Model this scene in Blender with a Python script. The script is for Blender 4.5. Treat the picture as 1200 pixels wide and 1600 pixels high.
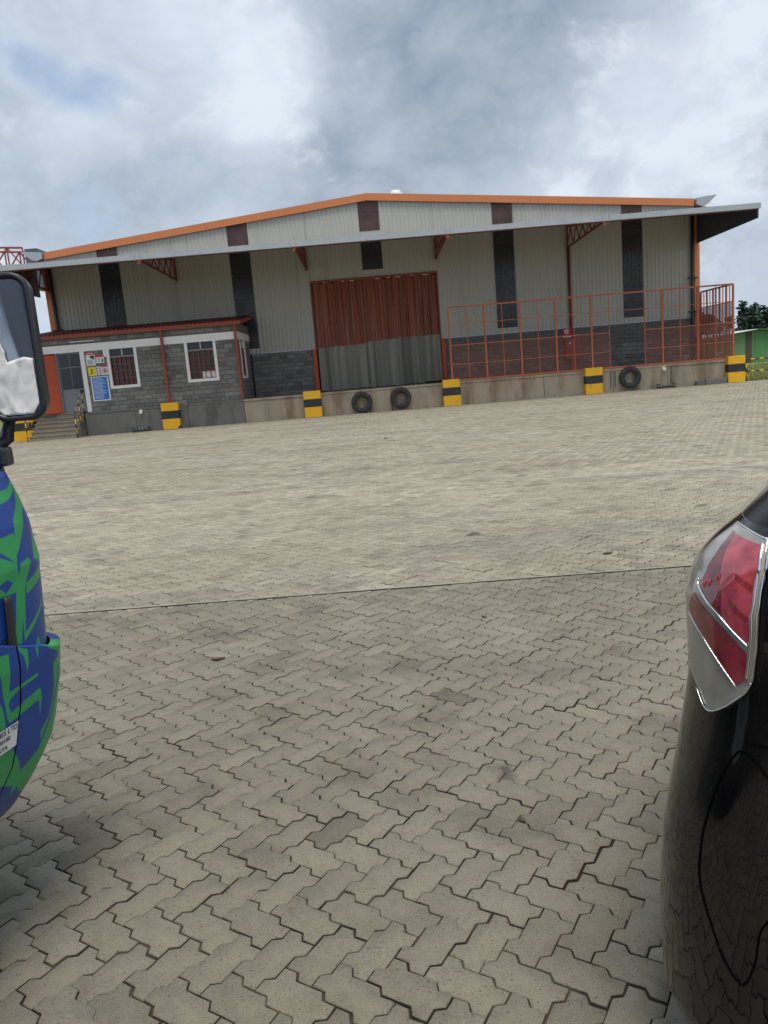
import bpy, bmesh, math, random
import numpy as np
from mathutils import Vector, Matrix, noise as mnoise

random.seed(7); rng = np.random.default_rng(7)
R = math.radians
scene = bpy.context.scene
for o in list(bpy.data.objects): bpy.data.objects.remove(o)
COL = scene.collection

# ------------------------------------------------------------------ camera
CAM_H = 1.68
cd = bpy.data.cameras.new('camera'); cam = bpy.data.objects.new('camera', cd); COL.objects.link(cam)
cd.sensor_fit = 'VERTICAL'; cd.sensor_height = 36.0; cd.sensor_width = 27.0; cd.lens = 27.0
cd.clip_start = 0.05; cd.clip_end = 3000
_p = R(10.1); _r = -math.atan(0.083)
_f = Vector((0, math.cos(_p), -math.sin(_p))); _x0 = Vector((1, 0, 0)); _u0 = _x0.cross(_f)
_x = math.cos(_r)*_x0 + math.sin(_r)*_u0; _u = -math.sin(_r)*_x0 + math.cos(_r)*_u0
cam.matrix_world = Matrix(((_x.x, _u.x, -_f.x, 0), (_x.y, _u.y, -_f.y, 0), (_x.z, _u.z, -_f.z, CAM_H), (0, 0, 0, 1)))
scene.camera = cam

# ------------------------------------------------------------------ light and view
SUN_EL, SUN_AZ = R(70), R(168)          # azimuth clockwise from +Y: behind the camera, high
sd = bpy.data.lights.new('sun', 'SUN'); sd.energy = 2.2; sd.angle = R(26); sd.color = (1.0, 0.95, 0.87)
sun = bpy.data.objects.new('sun', sd); COL.objects.link(sun)
_sv = Vector((math.sin(SUN_AZ)*math.cos(SUN_EL), math.cos(SUN_AZ)*math.cos(SUN_EL), math.sin(SUN_EL)))
sun.rotation_euler = _sv.to_track_quat('Z', 'Y').to_euler(); sun.location = (0, -20, 40)
vs = scene.view_settings
vs.view_transform = 'Standard'; vs.look = 'None'; vs.exposure = 0.30; vs.gamma = 1.0; vs.use_curve_mapping = False

class N:
    """tiny node-graph helper"""
    def __init__(s, tree): s.t = tree; s.n = tree.nodes; s.l = tree.links
    def a(s, typ, ins=None, **kw):
        n = s.n.new(typ)
        for k, v in kw.items(): setattr(n, k, v)
        for k, v in (ins or {}).items():
            if isinstance(v, bpy.types.NodeSocket): s.l.new(v, n.inputs[k])
            else: n.inputs[k].default_value = v
        return n
    def m(s, op, a, b=0.0, c=0.0): return s.a('ShaderNodeMath', {0: a, 1: b, 2: c}, operation=op).outputs[0]
    def vm(s, op, a, b=(0, 0, 0)): return s.a('ShaderNodeVectorMath', {0: a, 1: b}, operation=op)
    def noise(s, vec, scale, detail=4, rough=.55, dist=0.0):
        return s.a('ShaderNodeTexNoise', {'Vector': vec, 'Scale': scale, 'Detail': detail, 'Roughness': rough, 'Distortion': dist}).outputs[0]
    def ramp(s, f, lo, hi, a=0.0, b=1.0, typ='SMOOTHSTEP'):
        return s.a('ShaderNodeMapRange', {0: f, 1: lo, 2: hi, 3: a, 4: b}, interpolation_type=typ).outputs[0]
    def mix(s, f, a, b, bt='MIX'):
        n = s.a('ShaderNodeMix', data_type='RGBA', blend_type=bt)
        for k, v in ((0, f), (6, a), (7, b)):
            if isinstance(v, bpy.types.NodeSocket): s.l.new(v, n.inputs[k])
            else: n.inputs[k].default_value = v if k == 0 else ((*v, 1) if len(v) == 3 else v)
        return n.outputs[2]

world = bpy.data.worlds.new('World'); scene.world = world; world.use_nodes = True
wt = world.node_tree; wt.nodes.clear(); g = N(wt)
sky = g.a('ShaderNodeTexSky', sky_type='NISHITA', sun_disc=False, sun_elevation=SUN_EL, sun_rotation=SUN_AZ, air_density=1.0, dust_density=0.6, ozone_density=1.2)
skyc = g.a('ShaderNodeVectorMath', {0: sky.outputs[0], 'Scale': 0.105}, operation='SCALE').outputs[0]
tc = g.a('ShaderNodeTexCoord').outputs['Generated']
nrm = g.vm('NORMALIZE', tc).outputs[0]
sp = g.a('ShaderNodeSeparateXYZ', {0: nrm}).outputs
zz = g.m('MAXIMUM', sp[2], 0.0)
# clouds lie on a sheet overhead: project the direction on it so they foreshorten towards the horizon
cv = g.vm('MULTIPLY', nrm, (1.0, 1.0, 1.45)).outputs[0]
warp = g.a('ShaderNodeTexNoise', {'Vector': cv, 'Scale': 4.0, 'Detail': 3.0}).outputs[1]
cvw = g.vm('ADD', cv, g.a('ShaderNodeVectorMath', {0: warp, 'Scale': 0.10}, operation='SCALE').outputs[0]).outputs[0]
big = g.noise(cvw, 2.2, 3, .5)
mid = g.noise(cvw, 4.6, 8, .55)
def billow(vec, scale, octs):
    tot = None; amp = 1.0
    for o_ in range(octs):
        n_ = g.a('ShaderNodeTexNoise', {'Vector': g.vm('ADD', vec, (o_*3.1, 1.7*o_, .9)).outputs[0], 'Scale': scale*2.1**o_, 'Detail': 1.0, 'Roughness': .4}).outputs[0]
        b_ = g.m('MULTIPLY', g.m('ABSOLUTE', g.m('SUBTRACT', n_, .5)), 2.6*amp)
        tot = b_ if tot is None else g.m('ADD', tot, b_); amp *= .56
    return tot
fine = g.m('ADD', .5, g.m('MULTIPLY', g.m('SUBTRACT', billow(cvw, 6.0, 5), .62), -.55))
def blob(vec, rad):
    d = Vector(vec).normalized()
    dd = g.vm('DISTANCE', nrm, tuple(d)).outputs['Value']
    return g.ramp(dd, 0.0, rad, 1.0, 0.0)
def pixdir(x, y): return _f + _x*((x-600)/1200) + _u*((800-y)/1200)
BLOBS_COVER = [((145, 125), .10, -.15), ((10, 90), .09, -.13), ((150, 372), .12, -.16), ((1050, 40), .3, .1), ((600, 150), .4, .12)]
BLOBS_DARK = [((640, 190), .26, .14), ((820, 110), .24, .09), ((210, 285), .20, .18), ((480, 270), .20, .12), ((430, 130), .10, -.20), ((940, 215), .17, -.22), ((100, 195), .12, -.26), ((1120, 140), .18, -.10), ((300, 50), .18, -.16), ((950, 262), .06, .16)]
cover = g.m('ADD', g.m('MULTIPLY', mid, .70), g.m('MULTIPLY', big, .30))
cover = g.m('ADD', cover, g.m('MULTIPLY', g.m('SUBTRACT', fine, .5), .22))
for (px, rad, amt) in BLOBS_COVER: cover = g.m('ADD', cover, g.m('MULTIPLY', blob(pixdir(*px), rad), amt))
alpha = g.ramp(cover, 0.24, 0.44)
dark = g.m('ADD', g.noise(g.vm('ADD', cvw, (4.3, 1.7, 0)).outputs[0], 2.5, 6, .50), g.m('MULTIPLY', g.m('SUBTRACT', fine, .5), .46))
for (px, rad, amt) in BLOBS_DARK: dark = g.m('ADD', dark, g.m('MULTIPLY', blob(pixdir(*px), rad), amt))
dk = g.ramp(dark, 0.27, 0.95, typ='LINEAR')
cloudc = g.mix(dk, (.56, .63, .72), (.17, .225, .31))
# brighter cumulus heads with defined edges in front of the grey base
puff = g.m('ADD', g.m('MULTIPLY', g.noise(g.vm('ADD', cvw, (1.3, 7.7, 2.1)).outputs[0], 4.2, 9, .56), .8), g.m('MULTIPLY', fine, .30))
for (px, rad, amt) in [((100, 190), .13, .12), ((430, 120), .11, .10), ((950, 220), .22, .12), ((300, 40), .18, .08), ((1150, 200), .2, .08), ((680, 170), .22, -.14), ((220, 290), .16, -.10)]: puff = g.m('ADD', puff, g.m('MULTIPLY', blob(pixdir(*px), rad), amt))
pf = g.m('MULTIPLY', g.ramp(puff, .585, .74), g.ramp(fine, .25, .7, .45, .9))
cloudc = g.mix(pf, cloudc, (.64, .70, .77))
cloudc = g.mix(g.ramp(zz, 0.0, .22, .35, 0.0), cloudc, (.66, .73, .81))
skyc = g.mix(0.30, skyc, (.60, .72, .86))
fin = g.mix(alpha, skyc, cloudc)
bg = g.a('ShaderNodeBackground', {'Color': fin, 'Strength': 1.0})
wo = g.a('ShaderNodeOutputWorld'); wt.links.new(bg.outputs[0], wo.inputs[0])

# ------------------------------------------------------------------ helpers
MATS = {}
def mat(name, col, rough=.65, var=.18, scale=3.0, bump=0.0, bscale=30.0, metal=0.0, coat=0.0, col2=None, c2=(.5, .62), stretch=(1, 1, 1), spec=.5, objrand=0.0, speck=0.0):
    if name in MATS: return MATS[name]
    m = bpy.data.materials.new(name); m.use_nodes = True; t = m.node_tree; t.nodes.clear(); g = N(t)
    out = g.a('ShaderNodeOutputMaterial'); b = g.a('ShaderNodeBsdfPrincipled')
    t.links.new(b.outputs[0], out.inputs[0])
    pos = g.a('ShaderNodeNewGeometry').outputs['Position']
    pv = g.vm('MULTIPLY', pos, stretch).outputs[0]
    n1 = g.noise(pv, scale, 6, .6); n2 = g.noise(pv, scale*7.3, 4, .6)
    v = g.m('ADD', g.m('MULTIPLY', g.m('SUBTRACT', n1, .5), var*2.2), g.m('MULTIPLY', g.m('SUBTRACT', n2, .5), var*1.2))
    if objrand:
        rnd = g.a('ShaderNodeObjectInfo').outputs['Random']
        v = g.m('ADD', v, g.m('MULTIPLY', g.m('SUBTRACT', rnd, .5), objrand*2))
    if speck:
        v = g.m('ADD', v, g.m('MULTIPLY', g.m('SUBTRACT', g.noise(pos, 260, 2, .5), .5), speck*2))
    k = g.m('ADD', v, 1.0)
    base = g.a('ShaderNodeRGB').outputs[0]; base.default_value = (*col, 1)
    if col2:
        base = g.mix(g.ramp(g.noise(g.vm('ADD', pv, (11, 5, 3)).outputs[0], scale*.8, 7, .62), *c2), base, col2)
    c = g.a('ShaderNodeVectorMath', {0: base, 'Scale': k}, operation='SCALE').outputs[0]
    t.links.new(c, b.inputs['Base Color'])
    b.inputs['Metallic'].default_value = metal; b.inputs['Specular IOR Level'].default_value = spec
    t.links.new(g.ramp(n1, .3, .7, max(0, rough-.08), min(1, rough+.08)), b.inputs['Roughness'])
    if coat: b.inputs['Coat Weight'].default_value = coat; b.inputs['Coat Roughness'].default_value = .04
    if bump:
        bm = g.a('ShaderNodeBump', {'Height': g.noise(pos, bscale, 5, .6), 'Strength': bump, 'Distance': .02})
        t.links.new(bm.outputs[0], b.inputs['Normal'])
    MATS[name] = m
    return m
def lin(r, g_, b_):
    f = lambda c: ((c/255+.055)/1.055)**2.4 if c > 10 else c/255/12.92
    return (f(r), f(g_), f(b_))

class MB:
    def __init__(s): s.v = []; s.f = []
    def quad(s, *p):
        n = len(s.v); s.v += [tuple(q) for q in p]; s.f.append(tuple(range(n, n+len(p)))); return s
    def box(s, x0, x1, y0, y1, z0, z1):
        n = len(s.v)
        s.v += [(x, y, z) for z in (z0, z1) for y in (y0, y1) for x in (x0, x1)]
        s.f += [tuple(n+i for i in q) for q in ((0, 2, 3, 1), (4, 5, 7, 6), (0, 1, 5, 4), (2, 6, 7, 3), (0, 4, 6, 2), (1, 3, 7, 5))]
        return s
    def bar(s, a, b, r, n=4, r2=None, up=(0, 0, 1), ph=None):
        a, b = Vector(a), Vector(b); d = (b-a).normalized(); u = Vector(up)
        if abs(d.dot(u)) > .95: u = Vector((0, 1, 0))
        x = d.cross(u).normalized(); y = x.cross(d); k = len(s.v); r2 = r if r2 is None else r2
        ph = (math.pi/4 if n == 4 else 0) if ph is None else ph
        for p, q in ((a, r), (b, r2)):
            for i in range(n):
                t = 2*math.pi*i/n+ph; s.v.append(tuple(p+(x*math.cos(t)+y*math.sin(t))*q))
        for i in range(n):
            j = (i+1) % n; s.f.append((k+i, k+j, k+n+j, k+n+i))
        s.f.append(tuple(k+i for i in range(n))[::-1]); s.f.append(tuple(k+n+i for i in range(n)))
        return s
    def path(s, pts, r, n=8):
        P = [Vector(p) for p in pts]; k = len(s.v)
        for i, p in enumerate(P):
            d = (P[min(i+1, len(P)-1)]-P[max(i-1, 0)]).normalized()
            u = Vector((0, 0, 1)) if abs(d.z) < .9 else Vector((0, 1, 0))
            x = d.cross(u).normalized(); y = x.cross(d); rr = r[i] if isinstance(r, (list, tuple)) else r
            for j in range(n):
                t = 2*math.pi*j/n; s.v.append(tuple(p+(x*math.cos(t)+y*math.sin(t))*rr))
        for i in range(len(P)-1):
            for j in range(n):
                q = (j+1) % n; s.f.append((k+i*n+j, k+i*n+q, k+(i+1)*n+q, k+(i+1)*n+j))
        s.f.append(tuple(k+j for j in range(n))[::-1]); e = k+(len(P)-1)*n; s.f.append(tuple(e+j for j in range(n)))
        return s
    def prism(s, poly, axis, a, b):
        """poly in the two other axes (in order), extruded from a to b along axis"""
        n = len(poly); k = len(s.v)
        def mk(p, t): return {0: (t, p[0], p[1]), 1: (p[0], t, p[1]), 2: (p[0], p[1], t)}[axis]
        s.v += [mk(p, a) for p in poly]+[mk(p, b) for p in poly]
        for i in range(n):
            j = (i+1) % n; s.f.append((k+i, k+j, k+n+j, k+n+i))
        s.f.append(tuple(k+i for i in range(n))[::-1]); s.f.append(tuple(k+n+i for i in range(n)))
        return s
    def lathe(s, prof, n, c=(0, 0, 0), axis=1):
        k = len(s.v); m = len(prof)
        for i in range(n):
            t = 2*math.pi*i/n
            for (r, h) in prof:
                p = [0, 0, 0]; p[axis] = h; p[(axis+1) % 3] = r*math.cos(t); p[(axis+2) % 3] = r*math.sin(t)
                s.v.append((p[0]+c[0], p[1]+c[1], p[2]+c[2]))
        for i in range(n):
            for j in range(m-1):
                q = (i+1) % n; s.f.append((k+i*m+j, k+q*m+j, k+q*m+j+1, k+i*m+j+1))
        return s
    def grid(s, fn, nu, nv):
        k = len(s.v)
        for j in range(nv+1):
            for i in range(nu+1): s.v.append(tuple(fn(i/nu, j/nv)))
        for j in range(nv):
            for i in range(nu):
                a = k+j*(nu+1)+i; s.f.append((a, a+1, a+nu+2, a+nu+1))
        return s
    def mesh(s, name, m, off=(0, 0, 0), smooth=False, fixn=True):
        me = bpy.data.meshes.new(name)
        V = [(x-off[0], y-off[1], z-off[2]) for x, y, z in s.v]
        me.from_pydata(V, [], s.f); me.materials.append(m)
        if fixn:
            bm = bmesh.new(); bm.from_mesh(me); bmesh.ops.recalc_face_normals(bm, faces=bm.faces); bm.to_mesh(me); bm.free()
        if smooth: me.polygons.foreach_set('use_smooth', [True]*len(me.polygons))
        me.update(); return me
    def obj(s, name, m, parent=None, smooth=False, fixn=True, solid=0.0):
        off = WL(parent) if parent else (0, 0, 0)
        o = bpy.data.objects.new(name, s.mesh(name, m, off, smooth, fixn)); COL.objects.link(o)
        if parent: o.parent = parent
        if solid:
            md = o.modifiers.new('thickness', 'SOLIDIFY'); md.thickness = solid; md.offset = 0
        return o
def WL(o):
    v = Vector((0, 0, 0))
    while o: v += o.location; o = o.parent
    return v
def tag(o, label=None, cat=None, group=None, kind=None):
    if label: o['label'] = label
    if cat: o['category'] = cat
    if group: o['group'] = group
    if kind: o['kind'] = kind
    return o
def thing(name, loc, label, cat, group=None):
    o = bpy.data.objects.new(name, None); COL.objects.link(o); o.location = loc; o.empty_display_size = .2
    return tag(o, label, cat, group)
def child(name, me, parent, loc=(0, 0, 0), rot=(0, 0, 0), scale=(1, 1, 1)):
    o = bpy.data.objects.new(name, me); COL.objects.link(o); o.parent = parent
    o.location = loc; o.rotation_euler = rot; o.scale = scale; return o
def copy_thing(root, loc, label, **kw):
    r = root.copy(); COL.objects.link(r); r.location = loc; r['label'] = label
    for ch in list(root.children):
        c = ch.copy(); COL.objects.link(c); c.parent = r
        for g2 in ch.children:
            d = g2.copy(); COL.objects.link(d); d.parent = c
    for k, v in kw.items(): setattr(r, k, v)
    return r
def text_mesh(body, size, m, name='lettering', align='LEFT', spacing=1.0):
    cu = bpy.data.curves.new(name, 'FONT'); cu.body = body; cu.size = size; cu.align_x = align; cu.space_character = spacing; cu.extrude = .0004
    cu.resolution_u = 3
    to = bpy.data.objects.new(name, cu); COL.objects.link(to)
    bpy.context.view_layer.update()
    me = bpy.data.meshes.new_from_object(to.evaluated_get(bpy.context.evaluated_depsgraph_get()))
    bpy.data.objects.remove(to); me.materials.clear(); me.materials.append(m); me.name = name
    return me

# ------------------------------------------------------------------ materials
M_CREAM = mat('cream_cladding', (.50, .49, .435), .5, .07, 1.2, col2=(.42, .405, .35), c2=(.5, .76), stretch=(2.2, 1, .16))
M_ORANGE = mat('orange_trim', (.62, .21, .075), .5, .08, 2)
M_RED = mat('red_oxide_steel', (.30, .055, .032), .55, .15, 3)
M_DKRED = mat('dark_red_steel', (.20, .035, .028), .55, .15, 3)
M_FENCE = mat('orange_fence_paint', (.47, .125, .06), .5, .2, 5)
M_GALV = mat('galvanised_steel', (.42, .45, .48), .42, .14, 2.5, metal=.35)
M_ROOFU = mat('roof_sheet', (.10, .11, .14), .5, .1, 2)
M_BLOCK = mat('grey_stone_block', (.195, .19, .18), .9, .26, 5, bump=.5, bscale=35, objrand=.28)
M_MORTAR = mat('mortar', (.14, .135, .125), .95, .2, 8)
M_WHITE = mat('white_plaster', (.84, .83, .81), .8, .05, 3)
M_DOCKG = mat('grey_cast_concrete', (.17, .165, .155), .9, .25, 1.3, bump=.3, bscale=20, col2=(.12, .115, .105), c2=(.48, .62), stretch=(1.2, 1, .45))
M_DOCK = mat('stained_cast_concrete', (.36, .305, .228), .9, .3, 1.1, bump=.3, bscale=20, col2=(.23, .17, .11), c2=(.45, .66), stretch=(1.6, 1, .35))
M_STEP = mat('step_concrete', (.25, .215, .17), .9, .2, 3, bump=.3)
M_YEL = mat('yellow_paint', (.80, .43, .012), .5, .12, 3.3, col2=(.42, .26, .10), c2=(.60, .70))
M_BLK = mat('black_paint', (.022, .024, .026), .55, .3, 4, col2=(.09, .085, .075), c2=(.58, .70))
M_RUB = mat('old_tyre_rubber', (.035, .034, .033), .85, .35, 6, col2=(.09, .08, .065), c2=(.52, .72), bump=.3, bscale=60)
M_GLASSD = mat('dark_window_glass', (.02, .025, .032), .08, .1, 2)
M_GREYD = mat('grey_door_paint', (.20, .22, .25), .5, .08, 2)
M_DOORO = mat('orange_door_paint', (.50, .075, .022), .5, .08, 2)
M_CURR = mat('red_pvc_strip', (.25, .066, .036), .55, .3, 1.6, objrand=.2, col2=(.33, .16, .11), c2=(.5, .7), stretch=(7, 7, .25))
M_CURG = mat('grey_pvc_strip', (.19, .18, .14), .4, .28, 2.5, objrand=.4, col2=(.25, .215, .16), c2=(.5, .68), stretch=(3, 3, .4))
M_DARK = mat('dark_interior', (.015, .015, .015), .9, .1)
M_PIPE = mat('dark_pvc_pipe', (.05, .052, .06), .45, .1)
M_FIRE = mat('fire_red_paint', (.45, .018, .018), .4, .1)
M_SIGNW = mat('white_sign_sheet', (.78, .78, .78), .4, .03)
M_SIGNR = mat('red_sign_print', (.60, .03, .035), .4, .03)
M_SIGNB = mat('blue_sign_print', (.025, .17, .58), .4, .08)
M_SIGNY = mat('yellow_sign_print', (.80, .66, .02), .4, .03)
M_INK = mat('black_sign_print', (.015, .015, .015), .5, .03)
M_PALE = mat('pale_sign_print', (.55, .68, .85), .5, .03)
M_TRIM = mat('black_plastic', (.020, .024, .032), .38, .1, 8)
M_CHROME = mat('chrome_trim', (.80, .81, .83), .12, .02, 3, metal=1.0)
M_REFL = mat('shirt_reflection', (.80, .80, .79), .85, .03, 12)

def skylight_mat(name, col, lo, hi):
    m = bpy.data.materials.new(name); m.use_nodes = True; t = m.node_tree; t.nodes.clear(); g = N(t)
    out = g.a('ShaderNodeOutputMaterial')
    pos = g.a('ShaderNodeNewGeometry').outputs['Position']
    n = g.noise(pos, 1.3, 5, .6)
    d = g.a('ShaderNodeBsdfPrincipled', {'Base Color': (*col, 1), 'Roughness': .2})
    tr = g.a('ShaderNodeBsdfTransparent', {'Color': (.62, .66, .72, 1)})
    mx = g.a('ShaderNodeMixShader', {0: g.ramp(n, .3, .7, lo, hi), 1: d.outputs[0], 2: tr.outputs[0]})
    t.links.new(mx.outputs[0], out.inputs[0]); return m
M_SKYL = skylight_mat('clear_corrugated_sheet', (.085, .09, .10), .20, .45); M_SKYG = skylight_mat('inside_lit_corrugated_sheet', (.17, .105, .10), .25, .5)  # gable sheets take a lighter, redder colour for the light from inside

# ------------------------------------------------------------------ ground and yard
def ground_mat():
    m = bpy.data.materials.new('field_grass'); m.use_nodes = True; t = m.node_tree; t.nodes.clear(); g = N(t)
    out = g.a('ShaderNodeOutputMaterial'); b = g.a('ShaderNodeBsdfPrincipled', {'Roughness': .95}); t.links.new(b.outputs[0], out.inputs[0])
    pos = g.a('ShaderNodeNewGeometry').outputs['Position']
    c = g.mix(g.ramp(g.noise(pos, .35, 6, .65), .38, .62), (.115, .15, .032), (.22, .21, .075))
    c = g.mix(g.ramp(g.noise(pos, 4, 4, .6), .4, .7), c, (.10, .125, .03))
    t.links.new(c, b.inputs['Base Color']); return m
gnd = MB().quad((-900, -500, -.06), (900, -500, -.06), (900, 1500, -.06), (-900, 1500, -.06)).obj('ground', ground_mat())
tag(gnd, kind='structure')

def paver_mat(name, flat=False):
    m = bpy.data.materials.new(name); m.use_nodes = True; t = m.node_tree; t.nodes.clear(); g = N(t)
    out = g.a('ShaderNodeOutputMaterial'); b = g.a('ShaderNodeBsdfPrincipled', {'Roughness': .86, 'Specular IOR Level': .35}); t.links.new(b.outputs[0], out.inputs[0])
    pos = g.a('ShaderNodeNewGeometry').outputs['Position']
    tone = g.a('ShaderNodeAttribute', attribute_name='tone').outputs['Fac'] if not flat else None
    n0 = g.noise(pos, .30, 5, .6); n1 = g.noise(pos, 2.2, 6, .62); n2 = g.noise(pos, 24, 5, .65); n3 = g.noise(pos, 190, 3, .6)
    c = g.mix(g.ramp(n0, .36, .64), (.303, .27, .20), (.34, .31, .24))
    c = g.mix(g.ramp(n1, .48, .70, 0, .75), c, (.205, .18, .138))
    # tyre grime swept along the driving direction, slightly fanned
    st = g.noise(g.vm('MULTIPLY', pos, (.22, 1.1, 1)).outputs[0], 1.0, 5, .6, .6)
    c = g.mix(g.ramp(st, .51, .68, 0, .42), c, (.165, .15, .13))
    k = g.m('ADD', .72, g.m('MULTIPLY', n2, .36)); k = g.m('ADD', k, g.m('MULTIPLY', g.m('SUBTRACT', n3, .5), .85))
    k = g.m('MULTIPLY', k, g.ramp(g.noise(pos, 95, 2, .5), .28, .40, .62, 1.0))
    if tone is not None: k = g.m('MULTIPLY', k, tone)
    c = g.a('ShaderNodeVectorMath', {0: c, 'Scale': k}, operation='SCALE').outputs[0]
    # a few oil drips
    vo = g.a('ShaderNodeTexVoronoi', {'Vector': g.vm('ADD', pos, g.a('ShaderNodeVectorMath', {0: g.a('ShaderNodeTexNoise', {'Vector': pos, 'Scale': 9.0}).outputs[1], 'Scale': .16}, operation='SCALE').outputs[0]).outputs[0], 'Scale': .75}).outputs['Distance']
    c = g.mix(g.ramp(vo, .045, .085, .75, 0), c, (.06, .055, .05))
    t.links.new(c, b.inputs['Base Color'])
    bp = g.a('ShaderNodeBump', {'Height': g.m('ADD', n2, g.m('MULTIPLY', n3, .8)), 'Strength': .55, 'Distance': .006}); t.links.new(bp.outputs[0], b.inputs['Normal'])
    return m
M_PAVE = paver_mat('concrete_paver'); M_PAVEF = paver_mat('worn_paving', True)
def joint_mat():
    m = bpy.data.materials.new('joint_soil'); m.use_nodes = True; t = m.node_tree; t.nodes.clear(); g = N(t)
    out = g.a('ShaderNodeOutputMaterial'); b = g.a('ShaderNodeBsdfPrincipled', {'Roughness': .97, 'Specular IOR Level': .1}); t.links.new(b.outputs[0], out.inputs[0])
    pos = g.a('ShaderNodeNewGeometry').outputs['Position']; yy = g.a('ShaderNodeSeparateXYZ', {0: pos}).outputs[1]
    c = g.mix(g.ramp(g.noise(pos, 3, 6, .65), .42, .66), (.036, .031, .025), (.11, .095, .07))
    c = g.mix(g.ramp(yy, 5.5, 12, 0, .85), c, (.15, .132, .10))       # dusty sand further out
    t.links.new(c, b.inputs['Base Color']); return m
M_JOINT = joint_mat()
M_SLOT = mat('slot_soil', (.026, .023, .019), .97, .4, 5, bump=.4, bscale=50, col2=(.085, .075, .055), c2=(.52, .70))

def fan(y): return max(4.5, .62*y+3.0)
YF = 36.28
yard = bpy.data.objects.new('yard', None)
ys = list(np.linspace(-4, YF, 12))
b_ = MB()
for a, c in zip(ys, ys[1:]):
    b_.quad((-fan(a), a, -.0105), (fan(a), a, -.0105), (fan(c), c, -.0105), (-fan(c), c, -.0105))
yard = b_.obj('yard', M_JOINT); tag(yard, kind='structure')
b_ = MB()
for a, c in zip(ys, ys[1:]):
    b_.quad((-70, a, -.006), (-fan(a)+.05, a, -.006), (-fan(c)+.05, c, -.006), (-70, c, -.006))
    b_.quad((fan(a)-.05, a, -.006), (60, a, -.006), (60, c, -.006), (fan(c)-.05, c, -.006))
b_.quad((-70, -60, -.006), (60, -60, -.006), (60, -4, -.006), (-70, -4, -.006))
tag(b_.obj('yard_margin', M_PAVEF), kind='structure')

# zig-zag pavers, herringbone bond turned 45 degrees
W = .1125
def s_edge(p, q, d=.095, lo=.395):
    """the S shaped unit edge, travelling anticlockwise (inside on the left): in first, then out"""
    vx, vy = q[0]-p[0], q[1]-p[1]; nx, ny = vy, -vx      # outward normal
    return [p, (p[0]+vx*lo-nx*d, p[1]+vy*lo-ny*d), (p[0]+vx*(1-lo)+nx*d, p[1]+vy*(1-lo)+ny*d)]
def outline(simple=False):
    c = [(-1, -.5), (0, -.5), (1, -.5), (1, .5), (0, .5), (-1, .5)]
    if simple: c2 = c
    pts = []
    for a, b in zip(c, c[1:]+c[:1]): pts += s_edge(a, b)
    return np.array(pts)
OUT = outline()
def inset(poly, d):
    n = len(poly); P = np.roll(poly, 1, 0); Q = np.roll(poly, -1, 0)
    e1 = poly-P; e2 = Q-poly
    e1 /= np.linalg.norm(e1, axis=1)[:, None]; e2 /= np.linalg.norm(e2, axis=1)[:, None]
    n1 = np.stack([-e1[:, 1], e1[:, 0]], 1); n2 = np.stack([-e2[:, 1], e2[:, 0]], 1)
    bis = n1+n2; k = 2/np.maximum((bis**2).sum(1), .8)
    return poly+bis*k[:, None]*d
O1 = inset(OUT*W, .0024); O2 = inset(OUT*W, .0056)
# lattice: cells in (e1,e2); e1=(1,-1)/sqrt2, e2=(1,1)/sqrt2
q2 = 1/math.sqrt(2)
place = []
imax = int(60/W)
ii, jj = np.meshgrid(np.arange(-imax, imax), np.arange(-imax, imax), indexing='ij')
dmod = (ii-jj) % 4
for isH in (True, False):
    m_ = dmod == (0 if isH else 3)
    i_, j_ = ii[m_].astype(float), jj[m_].astype(float)
    ce = np.stack([(i_+1)*W, (j_+.5)*W], 1) if isH else np.stack([(i_+.5)*W, (j_+1)*W], 1)
    X = (ce[:, 0]+ce[:, 1])*q2; Y = (-ce[:, 0]+ce[:, 1])*q2
    k = (Y > -3.9) & (Y < YF-.12) & (np.abs(X) < np.maximum(4.4, .62*Y+2.9))
    place.append(np.stack([X[k], Y[k], np.full(k.sum(), -math.pi/4 if isH else math.pi/4)], 1))
place = np.concatenate(place)
NP = len(place)
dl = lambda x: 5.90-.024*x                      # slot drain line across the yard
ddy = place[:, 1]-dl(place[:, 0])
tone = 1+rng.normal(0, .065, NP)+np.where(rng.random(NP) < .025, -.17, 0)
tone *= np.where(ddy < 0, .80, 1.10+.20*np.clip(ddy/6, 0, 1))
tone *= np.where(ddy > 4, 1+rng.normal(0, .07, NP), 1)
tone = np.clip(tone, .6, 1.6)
rot = place[:, 2]+rng.normal(0, .0035, NP)
jit = np.where(rng.random(NP) < .06, .0024, .0008); X = place[:, 0]+rng.normal(0, 1, NP)*jit; Y = place[:, 1]+rng.normal(0, 1, NP)*jit
Z = rng.normal(0, .0010, NP); tx = rng.normal(0, .006, NP); ty = rng.normal(0, .006, NP)
near = np.abs(place[:, 1]) < 12
dist = np.hypot(place[:, 0], place[:, 1]+.0)
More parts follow.
